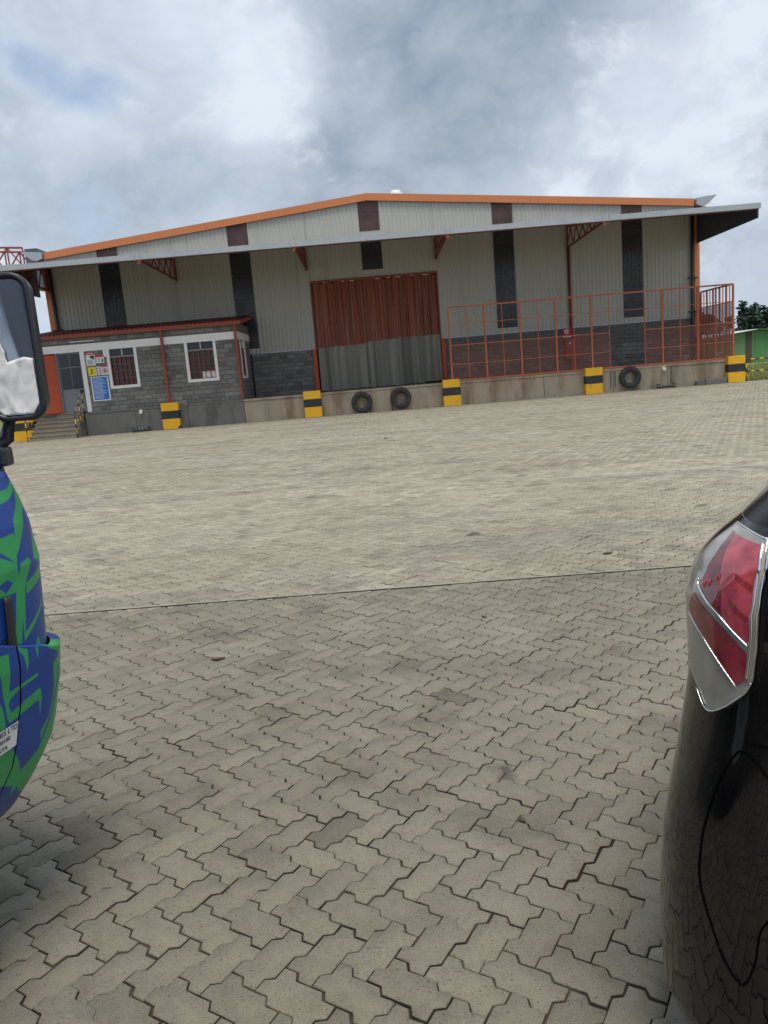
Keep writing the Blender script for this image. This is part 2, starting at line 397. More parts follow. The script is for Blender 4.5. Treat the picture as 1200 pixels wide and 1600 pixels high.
# what the camera sees largest: in the picture, nearest first
dv = np.stack([X, Y, np.full(NP, -CAM_H)], 1)
zc = dv@np.array(_f); px = 600+1200*(dv@np.array(_x))/np.maximum(zc, .01); py = 800-1200*(dv@np.array(_u))/np.maximum(zc, .01)
hidden = ((px > 1010+(1600-py)*.04) & (py > 900)) | ((px < 90) & (py < 1250))
vis = (zc > .2) & (px > -20) & (px < 1220) & (py < 1640) & ~hidden
order = np.argsort(np.where(vis, dist, 1e9))
single = np.zeros(NP, bool); single[order[:300]] = True
def ring_mesh(name, sel, rings):
    """rings: list of (outline, z); top ring first; tops are n-gons"""
    n = len(sel); k = len(rings[0][0]); nr = len(rings)
    c, s = np.cos(rot[sel])[:, None], np.sin(rot[sel])[:, None]
    V = np.empty((n, nr, k, 3))
    for a, (o, z) in enumerate(rings):
        lx, ly = o[:, 0][None], o[:, 1][None]
        V[:, a, :, 0] = X[sel][:, None]+c*lx-s*ly; V[:, a, :, 1] = Y[sel][:, None]+s*lx+c*ly
        V[:, a, :, 2] = z+Z[sel][:, None]+tx[sel][:, None]*lx+ty[sel][:, None]*ly
    V = V.reshape(-1, 3); st = (np.arange(n)*nr*k)[:, None]
    top = st+np.arange(k)[None]
    quads = []
    for a in range(nr-1):
        i0 = np.arange(k); i1 = (i0+1) % k
        quads.append(np.stack([a*k+i1, a*k+i0, (a+1)*k+i0, (a+1)*k+i1], 1))
    quads = np.concatenate(quads); Q = (st[:, :, None]+quads[None]).reshape(-1, 4)
    me = bpy.data.meshes.new(name)
    nl = top.size+Q.size
    me.vertices.add(len(V)); me.vertices.foreach_set('co', V.ravel())
    me.loops.add(nl); me.loops.foreach_set('vertex_index', np.concatenate([top.ravel(), Q.ravel()]).astype(np.int32))
    me.polygons.add(n+len(Q))
    ls = np.concatenate([np.arange(n)*k, n*k+np.arange(len(Q))*4]).astype(np.int32)
    me.polygons.foreach_set('loop_start', ls)
    me.update(calc_edges=True)
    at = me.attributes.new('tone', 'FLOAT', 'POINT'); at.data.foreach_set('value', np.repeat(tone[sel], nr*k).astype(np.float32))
    me.materials.append(M_PAVE); me.materials.append(M_JOINT)
    if nr > 2:
        mi = np.zeros((n, nr-1, k), np.int32); mi[:, -1] = 1
        me.polygons.foreach_set('material_index', np.concatenate([np.zeros(n, np.int32), mi.reshape(-1)]))
    me.validate(); return me
def put(name, me, kind=None):
    o = bpy.data.objects.new(name, me); COL.objects.link(o); o.parent = yard
    if kind: o['kind'] = kind
    return o
idx = np.arange(NP)
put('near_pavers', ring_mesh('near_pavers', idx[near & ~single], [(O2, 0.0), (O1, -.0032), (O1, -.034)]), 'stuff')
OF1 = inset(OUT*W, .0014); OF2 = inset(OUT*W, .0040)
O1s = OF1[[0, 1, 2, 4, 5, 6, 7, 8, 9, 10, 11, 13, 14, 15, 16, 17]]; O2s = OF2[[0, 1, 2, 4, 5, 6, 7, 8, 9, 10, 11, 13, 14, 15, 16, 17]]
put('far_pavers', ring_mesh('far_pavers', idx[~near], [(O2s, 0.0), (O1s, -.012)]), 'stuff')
# twenty shared paver meshes, then 300 single pavers
VAR = []
sx, sy, sr, sz, st1, st2, stn = X.copy(), Y.copy(), rot.copy(), Z.copy(), tx.copy(), ty.copy(), tone.copy()
for v in range(20):
    X[0] = Y[0] = rot[0] = Z[0] = tx[0] = ty[0] = 0; tone[0] = .79*(1+rng.normal(0, .08)) if v < 18 else .79*(.86, .72)[v-18]
    ch = O2+rng.normal(0, .0011, O2.shape); sd1 = O1+rng.normal(0, .0006, O1.shape)
    VAR.append(ring_mesh('paver', np.array([0]), [(ch, 0.0), (sd1, -.003-rng.random()*.0012), (sd1, -.034)]))
X, Y, rot, Z, tx, ty, tone = sx, sy, sr, sz, st1, st2, stn
for n_, k in enumerate(order[:300]):
    v = rng.integers(0, 18) if rng.random() > .035 else rng.integers(18, 20)
    jk = .0009 if rng.random() > .09 else .0032; jx, jy = (rng.normal(0, jk), rng.normal(0, jk))
    o = child('paver', VAR[v], yard, (X[k]+jx, Y[k]+jy, Z[k]*1.3), (tx[k]*1.2, ty[k]*1.2, rot[k]+rng.normal(0, .003)))
# slot drain: two rows of concrete edging with a dirty slot between
dr = tag(bpy.data.objects.new('slot_drain', None), kind='structure'); COL.objects.link(dr); dr.location = (0, 5.9, 0)
M_EDGE = mat('edging_concrete', (.31, .275, .205), .9, .2, 4, bump=.4, speck=.25)
EM = MB().box(-.497, .497, -.016, .016, -.03, .0).mesh('edging', M_EDGE)
for i in range(-7, 8):
    for dy in (.036,):
        child('edging', EM, dr, (i*1.0+.2, dl(i+.2)-5.9+dy, .0038+rng.normal(0, .0008)), (0, 0, R(-1.375)+rng.normal(0, .002)))
child('slot_dirt', MB().grid(lambda u, v: (-7.5+15*u, .18-.36*u+(v-.5)*(.016+.022*max(0, mnoise.noise(Vector((u*60, 0, 2)))+.15))+.012, .0045), 240, 1).mesh('slot_dirt', M_SLOT), dr)

# ------------------------------------------------------------------ warehouse
YW, YD, ZD = 40.0, 36.3, 1.08
XL, XR, XM = -15.95, 16.80, .42
def zbot(x): return 10.16-.0945*abs(x-XM)
wh = thing('warehouse', (XM, YW, 0), 'large cream corrugated warehouse with orange roof edge and deep front canopy', 'warehouse')
def clad(x0, x1, zb, ztop, y=YW, m=M_CREAM, name='cladding_panel', pitch=.2, dep=.034, parent=wh):
    xs = [x0]; k = math.floor(x0/pitch)-1
    prof = ((0, 0), (.028/.2, dep), (.085/.2, dep), (.113/.2, 0))
    P = []
    while k*pitch < x1+pitch:
        P += [((k+t)*pitch, d) for t, d in prof]; k += 1
    P = [p for p in P if x0 < p[0] < x1]
    P = [(x0, 0)]+P+[(x1, 0)]
    b = MB(); n = 0
    for x, d in P:
        b.v += [(x, y-d, zb), (x, y-d, ztop(x) if callable(ztop) else ztop)]
    for i in range(len(P)-1): b.f.append((2*i, 2*i+2, 2*i+3, 2*i+1))
    return b.obj(name, m, parent)
top = lambda x: zbot(x)+.12

STR = [-12.65, -6.12, .45, 7.05, 13.48]
ZS = 3.52; ZP = 3.24; DX0, DX1, DZ = -2.74, 3.62, 6.56
segs = [(XL, STR[0]-.5, ZP), (STR[0]+.5, STR[1]-.5, ZP), (STR[1]+.5, DX0, ZP), (DX0, STR[2]-.5, DZ), (STR[2]+.5, DX1, DZ), (DX1, STR[3]-.5, ZP), (STR[3]+.5, STR[4]-.5, ZP), (STR[4]+.5, XR-.2, ZP)]
for x0, x1, zb in segs:
    clad(x0, x1, zb, top)
    clad(x0+.003, x1-.003, 6.62, top, y=YW-.006, name='upper_sheet')
for i, x in enumerate(STR):
    if i == 2: clad(x-.5, x+.5, DZ, 6.9)
    else: clad(x-.5, x+.5, ZP, ZS)
    for (a, c_) in (((6.9, 8.45), (8.45, 8.75), (8.75, 12)) if i == 2 else ((ZS, 8.3), (8.3, 12))):
        if (a, c_) == (8.45, 8.75): clad(x-.5, x+.5, a, c_); continue
        clad(x-.515, x+.515, a, (lambda q, c=c_: min(c, top(q))), y=YW-.012, m=M_SKYG if a > 8.2 else M_SKYL, name='skylight_strip')
    # girts seen through the sheet
    for z in ((7.4, 9.2, 9.75) if i == 2 else (3.9, 4.9, 6.1, 6.9, 7.7, 8.55, 9.05)):
        if z < zbot(x): MB().box(x-.6, x+.6, YW+.06, YW+.16, z-.07, z+.07).obj('girt', M_RED, wh)
    # roof truss end behind the head of the strip, paint brightened for indoor light
    zt = zbot(x)-.05
    b = MB()
    b.bar((x-.6, YW+.22, zt-.1), (x+.6, YW+.22, zt-.1), .09)
    for dx in (-.4, 0, .4): b.bar((x+dx-.2, YW+.22, zt-.55), (x+dx, YW+.22, zt-.12), .05); b.bar((x+dx, YW+.22, zt-.12), (x+dx+.2, YW+.22, zt-.55), .05)
    b.bar((x-.6, YW+.22, zt-.55), (x+.6, YW+.22, zt-.55), .06)
    b.obj('roof_truss', M_FENCE, wh)
    MB().box(x-.6, x+.6, YW+.16, YW+.2, zt-.34, zt-.02).obj('gable_beam', M_FENCE, wh)
# body behind: interior lining, side walls, roof, rear wall
YB = 78.0
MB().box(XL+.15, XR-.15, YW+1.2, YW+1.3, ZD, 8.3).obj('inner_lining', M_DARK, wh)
MB().box(XL, XL+.12, YW+.05, YB, 0, 8.75).obj('side_wall', M_CREAM, wh)
MB().box(XR-.12, XR, YW+.05, YB, 0, 8.75).obj('side_wall', M_CREAM, wh)
MB().prism([(XL+.13, 0), (XR-.13, 0), (XR-.13, 8.6), (XM, 10.1), (XL+.13, 8.6)], 1, YB-.2, YB-.05).obj('rear_wall', M_CREAM, wh)
for s_, xe in ((-1, XL-.1), (1, XR+.1)):
    ze = zbot(xe)+.30
    MB().prism([(XM, zbot(XM)+.30), (xe, ze), (xe, ze-.08), (XM, zbot(XM)+.22)], 1, YW-.05, YB).obj('roof_slope', M_GALV, wh)
    # orange barge board in two lengths each side
    xe2 = xe-s_*.35
    for a, c_ in ((0, .5), (.5, 1)):
        xa, xb = XM+(xe2-XM)*a, XM+(xe2-XM)*c_-s_*(.01 if a == 0 else 0)
        MB().prism([(xa, zbot(xa)), (xb, zbot(xb)), (xb, zbot(xb)+.34), (xa, zbot(xa)+.34)], 1, YW-.16, YW-.07).obj('barge_board', M_ORANGE, wh)
    # side eaves gutter, its end seen past the barge board
    zg = zbot(xe)+.06
    xo = xe-s_*.30
    MB().prism([(xo, zg), (xo+s_*.25, zg-.10), (xo+s_*.55, zg-.02), (xo+s_*.98, zg+.36), (xo+s_*.93, zg+.39), (xo, zg+.30)], 1, YW-.35, YB).obj('eaves_gutter', M_GALV, wh)
    MB().box(min(xo, xo+s_*.5), max(xo, xo+s_*.5), YW-.28, YW-.06, zg-.35, zg-.12).obj('gutter_bracket', M_RED, wh)
MB().lathe([(0.0, .35), (.22, .32), (.30, .2), (.30, 0)], 14, (1.9, YW+.6, 10.34), 2).obj('roof_vent', M_SIGNW, wh, True)
# orange corner posts and corner downpipes
for s_, xc in ((-1, XL+.13), (1, XR-.10)):
    MB().box(xc-.13, xc+.13, YW-.09, YW+.03, ZD, 8.3).obj('corner_trim', M_ORANGE, wh)
    xp = xc-s_*.27
    b = MB().path([(xp, YW-.16, 8.2), (xp, YW-.16, 1.62), (xp+s_*.02, YW-.22, 1.5), (xp-s_*.02, YW-.55, 1.18)], .085, 10)
    p = b.obj('downpipe', M_PIPE, wh, True)
    for z in (5.2, 3.55, 2.2): MB().box(xp-.22, xp+.22, YW-.26, YW-.10, z-.03, z+.03).obj('pipe_clip', M_BLK, p)
    MB().path([(xp-s_*.01, YW-.5, 1.24), (xp-s_*.05, YW-.78, 1.13)], .1, 10).obj('pipe_shoe', M_DOCKG, p, True)
p = MB().path([(10.24, YW-.12, 7.2), (10.24, YW-.12, ZD)], .075, 10).obj('riser_pipe', M_DKRED, wh, True)

# grey stone plinth wall: backing of mortar, blocks proud of it
BLOCKM = []
for v in range(4):
    b = MB(); e = .045
    f = [(-.5, 0, -.5), (.5, 0, -.5), (.5, 0, .5), (-.5, 0, .5)]
    k = [(-.5+.02, -.55-random.random()*.25, -.5+e), (.5-.02, -.55-random.random()*.25, -.5+e), (.5-.02, -.55-random.random()*.25, .5-e), (-.5+.02, -.55-random.random()*.25, .5-e)]
    b.v = f+k+[(random.uniform(-.1, .1), -.95, random.uniform(-.1, .1))]
    b.f = [(0, 1, 5, 4), (1, 2, 6, 5), (2, 3, 7, 6), (3, 0, 4, 7), (4, 5, 8), (5, 6, 8), (6, 7, 8), (7, 4, 8)]
    BLOCKM.append(b.mesh('stone_block', M_BLOCK))
def block_list(x0, x1, z0, z1, holes, bl=.40, bh=.20, j=.012):
    out = []; r = 0; z = z0
    while z < z1-.04:
        h = min(bh, z1-z)
        cuts = [(a, c) for a, c, lo, hi in holes if lo < z+h*.5 < hi]
        x = x0-(bl/2 if r % 2 else 0)
        while x < x1:
            parts = [(max(x, x0), min(x+bl, x1))]
            for a, c in cuts:
                nx = []
                for p, q in parts:
                    if q <= a or p >= c: nx.append((p, q)); continue
                    if p < a: nx.append((p, a))
                    if q > c: nx.append((c, q))
                parts = nx
            out += [(p+j/2, q-j/2, z+j/2, z+h-j/2) for p, q in parts if q-p > .05]
            x += bl
        z += bh; r += 1
    return out
def lay(parent, blocks, tf, rz, limit, name='stone_block'):
    """tf(u,z)->world point on the wall face; first `limit` blocks are objects, the rest one stuff part"""
    rest = MB(); off = WL(parent)
    for n_, (a, c, lo, hi) in enumerate(blocks):
        P = Vector(tf((a+c)/2, (lo+hi)/2))
        dpt = .022+random.random()*.008
        if n_ < limit:
            child(name, BLOCKM[random.randrange(4)], parent, P-off, (0, 0, rz), (c-a, dpt, hi-lo))
        else:
            mtx = Matrix.Translation(P) @ Matrix.Rotation(rz, 4, 'Z') @ Matrix.Diagonal((c-a, dpt, hi-lo, 1))
            me = BLOCKM[random.randrange(4)]; k = len(rest.v)
            rest.v += [tuple(mtx @ v.co) for v in me.vertices]; rest.f += [tuple(k+i for i in p.vertices) for p in me.polygons]
    if rest.v: tag(rest.obj('stone_blocks', M_BLOCK, parent), kind='stuff')
pb = []
for (x0, x1) in ((-6.05, -2.95), (3.82, 16.5)):
    MB().box(x0, x1, YW-.02, YW+.15, ZD, ZP+.02).obj('plinth_wall', M_MORTAR, wh)
    pb += block_list(x0, x1, ZD, ZP, [])
lay(wh, pb, lambda u, z: (u, YW-.02, z), 0, 300)
MB().box(-6.05, DX0-.2, YW-.055, YW-.035, ZP-.01, ZP+.05).obj('flashing', M_GALV, wh)
MB().box(DX1+.2, 16.5, YW-.055, YW-.035, ZP-.01, ZP+.05).obj('flashing', M_GALV, wh)
for xa, xb in ((DX0-.20, DX0), (DX1, DX1+.20)):
    MB().box(xa, xb, YW-.14, YW+.1, ZD, ZP).obj('door_post', M_DOORO, wh)
for xa, xb in ((DX0-.02, DX0+.06), (DX1-.06, DX1+.02)):
    MB().box(xa, xb, YW-.08, YW+.1, ZP, DZ).obj('door_trim', M_DKRED, wh)

# canopy
YC = 33.70; ZC = 7.38; ZK = 8.38
cz = lambda y: ZC+(ZK-ZC)*(y-YC)/(YW-YC)
CX0, CX1 = -16.25, 16.72
nP = 22
for k in range(nP):            # roof sheets laid side by side
    xa = CX0+(CX1-CX0)*k/nP; xb = CX0+(CX1-CX0)*(k+1)/nP-.004
    b = MB(); P = []
    x = xa
    nrib = 7; pw = (xb-xa)/nrib
    for q in range(nrib):
        P += [(xa+q*pw, 0), (xa+q*pw+.14*pw, .03), (xa+q*pw+.42*pw, .03), (xa+q*pw+.56*pw, 0)]
    P.append((xb, 0))
    for x, d in P: b.v += [(x, YC, ZC+d), (x, YW-.05, ZK+d)]
    for i in range(len(P)-1): b.f.append((2*i, 2*i+2, 2*i+3, 2*i+1))
    b.obj('canopy_sheet', M_ROOFU, wh)
for y in (34.1, 35.5, 36.9, 38.3, 39.6):
    MB().box(CX0+.1, CX1-.1, y-.035, y+.035, cz(y)-.16, cz(y)-.01).obj('canopy_purlin', M_DKRED, wh)
for k in range(6):
    xa = CX0+(CX1-CX0)*k/6; xb = CX0+(CX1-CX0)*(k+1)/6-.012
    b = MB().prism([(YC-.20, 7.44), (YC-.185, 7.44), (YC-.185, 7.24), (YC-.03, 7.24), (YC-.03, 7.40), (YC-.015, 7.40), (YC-.015, 7.225), (YC-.20, 7.225)], 0, xa, xb)
    b.obj('canopy_gutter', M_GALV, wh)
MB().box(CX0, CX1, YC+.0, YC+.07, 7.20, 7.355).obj('edge_beam', M_DKRED, wh)
for xe in (CX0, CX1):
    MB().prism([(YC+.08, 6.88), (YW-.06, 6.86), (YW-.06, cz(YW)-.02), (YC+.08, cz(YC)-.01)], 0, xe-.03, xe+.03).obj('canopy_end_panel', mat('shaded_end_sheet', (.05, .06, .085), .5, .1), wh)  # shade on the inner face is put into this dark navy colour
BRX = [-15.75, -9.36, -2.86, 3.62, 10.22]
for x in BRX:
    b = MB(); y0, y1, zb = YC+.10, YW-.10, 7.17
    b.bar((x, y0, 7.24), (x, y1, zb), .05); b.bar((x, y0, 7.27), (x, y1, cz(y1)-.20), .05); b.bar((x, y1, zb-.08), (x, y1, cz(y1)-.12), .055)
    nb = 5
    for q in range(1, nb+1):
        ya = y0+(y1-y0)*q/(nb+.6); zl = 7.24+(zb-7.24)*q/(nb+.6); zu = 7.27+(cz(y1)-.20-7.27)*q/(nb+.6)
        yb = y0+(y1-y0)*(q+.6)/(nb+.6); zlb = 7.24+(zb-7.24)*(q+.6)/(nb+.6)
        b.bar((x, ya, zu), (x, yb, zlb), .03)
        if q > 1: b.bar((x, ya, zu), (x, y0+(y1-y0)*(q-.4)/(nb+.6), 7.2), .03)
    t_ = b.obj('canopy_bracket', M_DKRED, wh)
    MB().lathe([(0, -.06), (.085, -.06), (.085, .02), (.03, .05), (0, .05)], 12, (x, YC-.02, 7.14), 1).obj('end_cap', M_FENCE, t_)
    for dx in (-.12, .12): MB().bar((x+dx, YC-.215, 7.18), (x+dx, YC-.215, 7.56), .014, 6).obj('gutter_strap', M_GALV, t_)

# strip curtain in the big doorway
cu = thing('strip_curtain', (XM, YW, ZD), 'tall red and grey plastic strip curtain hanging in the big doorway', 'strip curtain')
MB().box(DX0+.02, DX1-.02, YW-.10, YW+.04, DZ-.10, DZ-.002).obj('curtain_rail', M_RED, cu)
ns = 34; wst = (DX1-DX0-.16)/ns
for i in range(ns):
    xa = DX0+.08+i*wst; ph = random.random()*6; sw = random.uniform(-.008, .008); zsp = (3.34 if i < 13 else 3.46 if i < 21 else 3.52)+random.uniform(-.012, .012)
    yy = YW+.0+(.035 if i % 2 else 0)+random.uniform(-.015, .015)
    def wav(u, z, A): return A*math.cos(u*math.pi*2)
    zb = ZD+random.choice((.02, .03, .03, .04))+(.05 if i > 28 else 0)
    f1 = lambda u, v: (xa+u*(wst+.05)+sw*(1-v), yy+.012*math.sin(u*math.pi+ph)+.006*math.sin(v*3+ph), zb+v*(zsp-zb))
    MB().grid(f1, 4, 6).obj('strip', M_CURG, cu, True)
    dz = random.choice((0, 0, .0, .03, .07))
    f2 = lambda u, v: (xa+u*(wst+.03), yy-.012+.05*math.cos(u*math.pi*2+.3*ph)*(.6+.4*v)+.02*math.sin(v*4+ph), zsp-.06+v*(DZ-.09-dz-zsp+.06))
    MB().grid(f2, 6, 6).obj('drape', M_CURR, cu, True)
for x, w in ((-2.1, .12), (-1.15, .10), (-.75, .2), (.55, .16), (1.15, .12), (1.55, .22), (2.3, .14), (2.9, .3)):
    MB().box(x, x+w, YW-.112, YW-.101, DZ-.135, DZ-.105).obj('light_speck', M_WHITE, cu)  # white slips stand in for specks of light above the curtain
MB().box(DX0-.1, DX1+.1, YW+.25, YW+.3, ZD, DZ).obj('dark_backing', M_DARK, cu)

# ------------------------------------------------------------------ loading dock
dk_ = thing('loading_dock', (XM, YD, 0), 'long raised concrete loading dock along the warehouse front', 'loading dock')
MB().box(-13.45, XR+.06, YD+.05, YW+.3, 0.3, ZD).obj('slab', M_STEP, dk_)
MB().box(XL, -13.45, YD+.25, YW+.3, 0.3, ZD-.004).obj('slab', M_STEP, dk_)
js = [-13.55, -11.2, -8.75, -6.1, -2.6, .8, 4.0, 7.95, 11.2, 13.75, XR+.1]
for i, (a, c_) in enumerate(zip(js, js[1:])):
    m = M_DOCKG if c_ < -6 else M_DOCK
    MB().box(a+.012, c_-.012, YD+random.uniform(-.012, .012), YD+.3, -.04, ZD-.06).obj('face_panel', m, dk_)
b = MB(); nn = 150; x0_, x1_ = -6.1, XR+.1         # broken lip of the slab edge
def lip(u, v):
    x = x0_+(x1_-x0_)*u
    z = (ZD+.002 if v > .4 else ZD-.075-.035*abs(mnoise.noise(Vector((x*1.7, 3, 0)))) - .03*abs(mnoise.noise(Vector((x*6, 1, 0)))))
    y = (YD-.030 if v < .99 else YD+.12)
    return (x, y, z) if v > .01 else (x, y, z)
b.grid(lip, nn, 2); b.obj('edge_lip', M_DOCK, dk_, solid=.012)
MB().box(-13.4, -6.1, YD-.02, YD+.1, ZD-.07, ZD+.02).obj('edge_lip', M_DOCKG, dk_)
MB().box(XR+.10, XR+.14, YD+.05, YW, 0, ZD-.01).obj('end_face', M_DOCK, dk_)
# steps up to the office door
sw0, sw1 = -15.75, -13.62
for i in range(6):
    z1 = ZD*(i+1)/6; y0 = YD-1.15+i*.24
    MB().box(sw0, sw1, y0, YD+.3, -.03 if i == 0 else ZD*i/6+.001, z1).obj('step', M_STEP, dk_)
    MB().box(sw0-.01, sw1-.004, y0-.03, y0+.10, z1+.001, z1+.035).obj('lit_tread_edge', M_DOCK, dk_)  # added strips in lighter concrete stand in for sunlit tread edges
MB().box(sw1+.002, sw1+.06, YD-.7, YD-.002, -.03, .62).obj('stair_cheek', M_DOCKG, dk_)

# yellow and black edge blocks
def edge_block(loc, label, chamfer=False, w=.80, h=1.21, d=.34):
    t = thing('dock_edge_block', loc, label, 'dock bumper', 'yellow and black dock edge blocks')
    x, y, _ = loc
    if chamfer: poly = [(x-w/2, 0), (x+w/2-.16, 0), (x+w/2, .16), (x+w/2, h), (x-w/2, h)]
    else: poly = [(x-w/2, 0), (x+w/2, 0), (x+w/2, h), (x-w/2, h)]
    o = MB().prism(poly, 1, y, y+d).obj('block', M_YEL, t)
    md = o.modifiers.new('b', 'BEVEL'); md.width = .018; md.segments = 2
    MB().box(x-w/2-.006, x+w/2+.006, y-.006, y+d-.01, h*.40, h*.70).obj('black_band', M_BLK, t)
    return t
yb_ = YD-.32
edge_block((-9.50, yb_, 0), 'yellow and black dock block below the office, its lower corner cut off', True)
edge_block((-2.88, yb_, 0), 'yellow and black dock block at the office side of the curtained doorway')
edge_block((3.60, yb_, 0), 'yellow and black dock block at the fence side of the curtained doorway')
edge_block((10.22, yb_, 0), 'yellow and black dock block below the red fire cabinet')
edge_block((16.86, yb_, 0), 'yellow and black dock block at the fenced dock corner by the grass')
edge_block((-16.35, yb_, 0), 'yellow and black block beside the office steps, under the truck mirror', w=1.0)

# old tyres hung as buffers
def tyre(loc, label, r=.49):
    prof = [(r*.50, .02), (r*.51, -.04), (r*.60, -.085), (r*.78, -.108), (r*.92, -.10), (r*.985, -.065), (r, -.03), (r, .03), (r*.985, .065), (r*.92, .10), (r*.80, .105), (r*.60, .085), (r*.51, .04), (r*.50, .02)]
    t = thing('tyre', loc, label, 'tyre', 'old tyres hung on the dock face')
    MB().lathe(prof, 44, loc, 1).obj('carcass', M_RUB, t, True)
    b = MB()
    for i in range(44):
        a = 2*math.pi*(i+.25)/44
        c, s = math.cos(a), math.sin(a)
        for sd_ in (-1, 1):
            p = Vector((loc[0]+s*r*.985, loc[1]+sd_*.045, loc[2]+c*r*.985)); q = Vector((loc[0]+s*r*.95, loc[1]+sd_*.098, loc[2]+c*r*.95))
            b.bar(p, q, .020, 4)
    tag(b.obj('tread_lugs', M_RUB, t), kind='stuff')
    # the rope it hangs from
    MB().path([(loc[0], loc[1]+.02, loc[2]+r*.57), (loc[0]+.01, loc[1]-.02, loc[2]+r*.62), (loc[0], loc[1]-.11, loc[2]+r*.85), (loc[0], loc[1]+.02, loc[2]+r+.05)], .012, 6).obj('rope', M_BLK, t)
    return t
yt = YD-.145
tyre((-.60, yt, .50), 'black tyre under the curtained doorway, hung low nearer the office')
tyre((1.22, yt, .56), 'black tyre under the curtained doorway, hung nearer the fence', .485)
tyre((11.95, yt, .63), 'worn black tyre on the dock face below the unmeshed fence bay', .50)

# ------------------------------------------------------------------ orange fence on the dock
fe = thing('dock_fence', (10.2, YD, ZD), 'tall orange steel mesh fence standing on the dock edge', 'fence')
fy = YD+.06; FX0, FX1 = 3.70, 16.86; ZT = 4.47
pitch = (FX1-FX0)/8
zr = [ZT, 3.70, 2.75, 1.87, ZD+.06]
for i in range(9):
    x = FX0+i*pitch
    if i == 5: continue
    MB().box(x-.04, x+.04, fy-.04, fy+.04, ZD, ZT).obj('post', M_FENCE, fe)
for i in range(8):
    x = FX0+(i+.5)*pitch
    MB().box(x-.017, x+.017, fy-.017, fy+.017, ZD+.06, ZT-.03).obj('mullion', M_FENCE, fe)
gx0, gx1 = FX0+4.5*pitch, FX0+5.5*pitch
for k, z in enumerate(zr):
    h = (.035, .014, .022, .014, .035)[k]
    for xa, xb in (((FX0, FX1),) if k in (0, 4) else ((FX0, gx0), (gx1, FX1)) if k in (1, 2, 3) else ((FX0, FX1),)):
        MB().box(xa, xb, fy-h*.9+.002*k, fy+h*.9, z-h, z+h).obj('rail', M_FENCE, fe)
MB().box(gx0, gx1, fy-.014, fy+.014, 3.686, 3.714).obj('rail', M_FENCE, fe)
M_WIRE = mat('rusty_red_mesh_wire', (.25, .11, .082), .7, .15, 4)
def wire(xa, xb, za, zb_, fn, step=.05, r=.0078):
    b = MB(); n = int((xb-xa)/step)
    for i in range(n+1):
        u = xa+i*step; b.bar(fn(u, za), fn(u, zb_), r, 3)
    for i in range(int((zb_-za)/step)+1):
        z = za+i*step; b.bar(fn(xa, z), fn(xb, z), r, 3)
    return b
for i in range(16):
    xa = FX0+i*pitch/2; xb = xa+pitch/2
    if gx0-.05 < xa+.1 and xb-.1 < gx1+.05: continue
    tag(wire(xa+.03, xb-.03, ZD+.1, 2.73, lambda u, z: (u, fy+.01, z)).obj('wire_mesh', M_WIRE, fe), kind='stuff')
# return side along the dock end
fs = FX1; fya, fyb = fy, YW-.12
for i in range(1, 6):
    y = fya+(fyb-fya)*i/5
    MB().box(fs-.035, fs+.035, y-.035, y+.035, ZD, ZT).obj('post', M_FENCE, fe)
for i in range(5):
    y = fya+(fyb-fya)*(i+.5)/5
    MB().box(fs-.017, fs+.017, y-.017, y+.017, ZD+.06, ZT-.03).obj('mullion', M_FENCE, fe)
for k, z in enumerate(zr):
    h = (.035, .014, .022, .014, .035)[k]
    MB().box(fs-h*.9, fs+h*.9, fya+.04, fyb-.04, z-h, z+h).obj('rail', M_FENCE, fe)
for i in range(10):
    ya = fya+(fyb-fya)*i/10; yb2 = fya+(fyb-fya)*(i+1)/10
    tag(wire(ya+.03, yb2-.03, ZD+.1, 3.68, lambda u, z: (fs+.01, u, z)).obj('wire_mesh', M_WIRE, fe), kind='stuff')

# things behind and below the fence
fc = thing('fire_hose_cabinet', (10.25, YW-.3, ZD), 'red fire hose cabinet on a pedestal behind the orange fence', 'fire cabinet')
MB().box(9.84, 10.70, YW-.42, YW-.14, 1.70, 2.70).obj('cabinet', M_FIRE, fc)
dd_ = MB(); dd_.box(9.90, 10.36, YW-.445, YW-.421, 1.78, 2.62).obj('cabinet_door', M_FIRE, fc)
MB().box(10.41, 10.64, YW-.445, YW-.421, 1.86, 2.60).obj('glass_pane', M_GLASSD, fc)
MB().box(10.40, 10.66, YW-.455, YW-.446, 2.20, 2.24).obj('pane_bar', M_FIRE, fc)
MB().box(10.00, 10.13, YW-.455, YW-.446, 2.43, 2.53).obj('paper_label', M_SIGNW, fc)
MB().box(10.14, 10.36, YW-.38, YW-.18, ZD, 1.70).obj('pedestal', M_DOORO, fc)
fsn = thing('fire_hose_sign', (10.0, YW-.2, 2.74), 'small red fire hose sign with white symbol above the red cabinet', 'sign')
MB().box(9.78, 10.22, YW-.19, YW-.17, 2.76, 3.24).obj('plate', M_FIRE, fsn)
MB().lathe([(.05, 0), (.10, 0), (.10, -.004), (.05, -.004)], 16, (9.98, YW-.193, 3.08), 1).obj('hose_reel_symbol', M_SIGNW, fsn)
MB().prism([(9.94, 2.92), (10.02, 2.92), (10.0, 3.0), (9.96, 3.0)], 1, YW-.197, YW-.193).obj('nozzle_symbol', M_SIGNW, fsn)
MB().box(9.80, 10.20, YW-.197, YW-.193, 2.785, 2.83).obj('white_strip', M_SIGNW, fsn)
def bucket(loc, label, r=.15, h=.34):
    t = thing('bucket', loc, label, 'bucket', 'plastic buckets on the dock')
    MB().lathe([(0, 0), (r*.8, 0), (r, h), (r*1.06, h), (r*1.06, h-.03), (r*.97, h-.03), (r*.76, .02), (0, .02)], 20, loc, 2).obj('pail', M_WHITE, t, True)
    MB().path([(loc[0]+r*1.05*math.cos(a), loc[1]-.03-.12*math.sin(a), loc[2]+h-.02-.13*math.sin(a)) for a in np.linspace(0, math.pi, 9)], .005, 5).obj('handle', M_GALV, t)
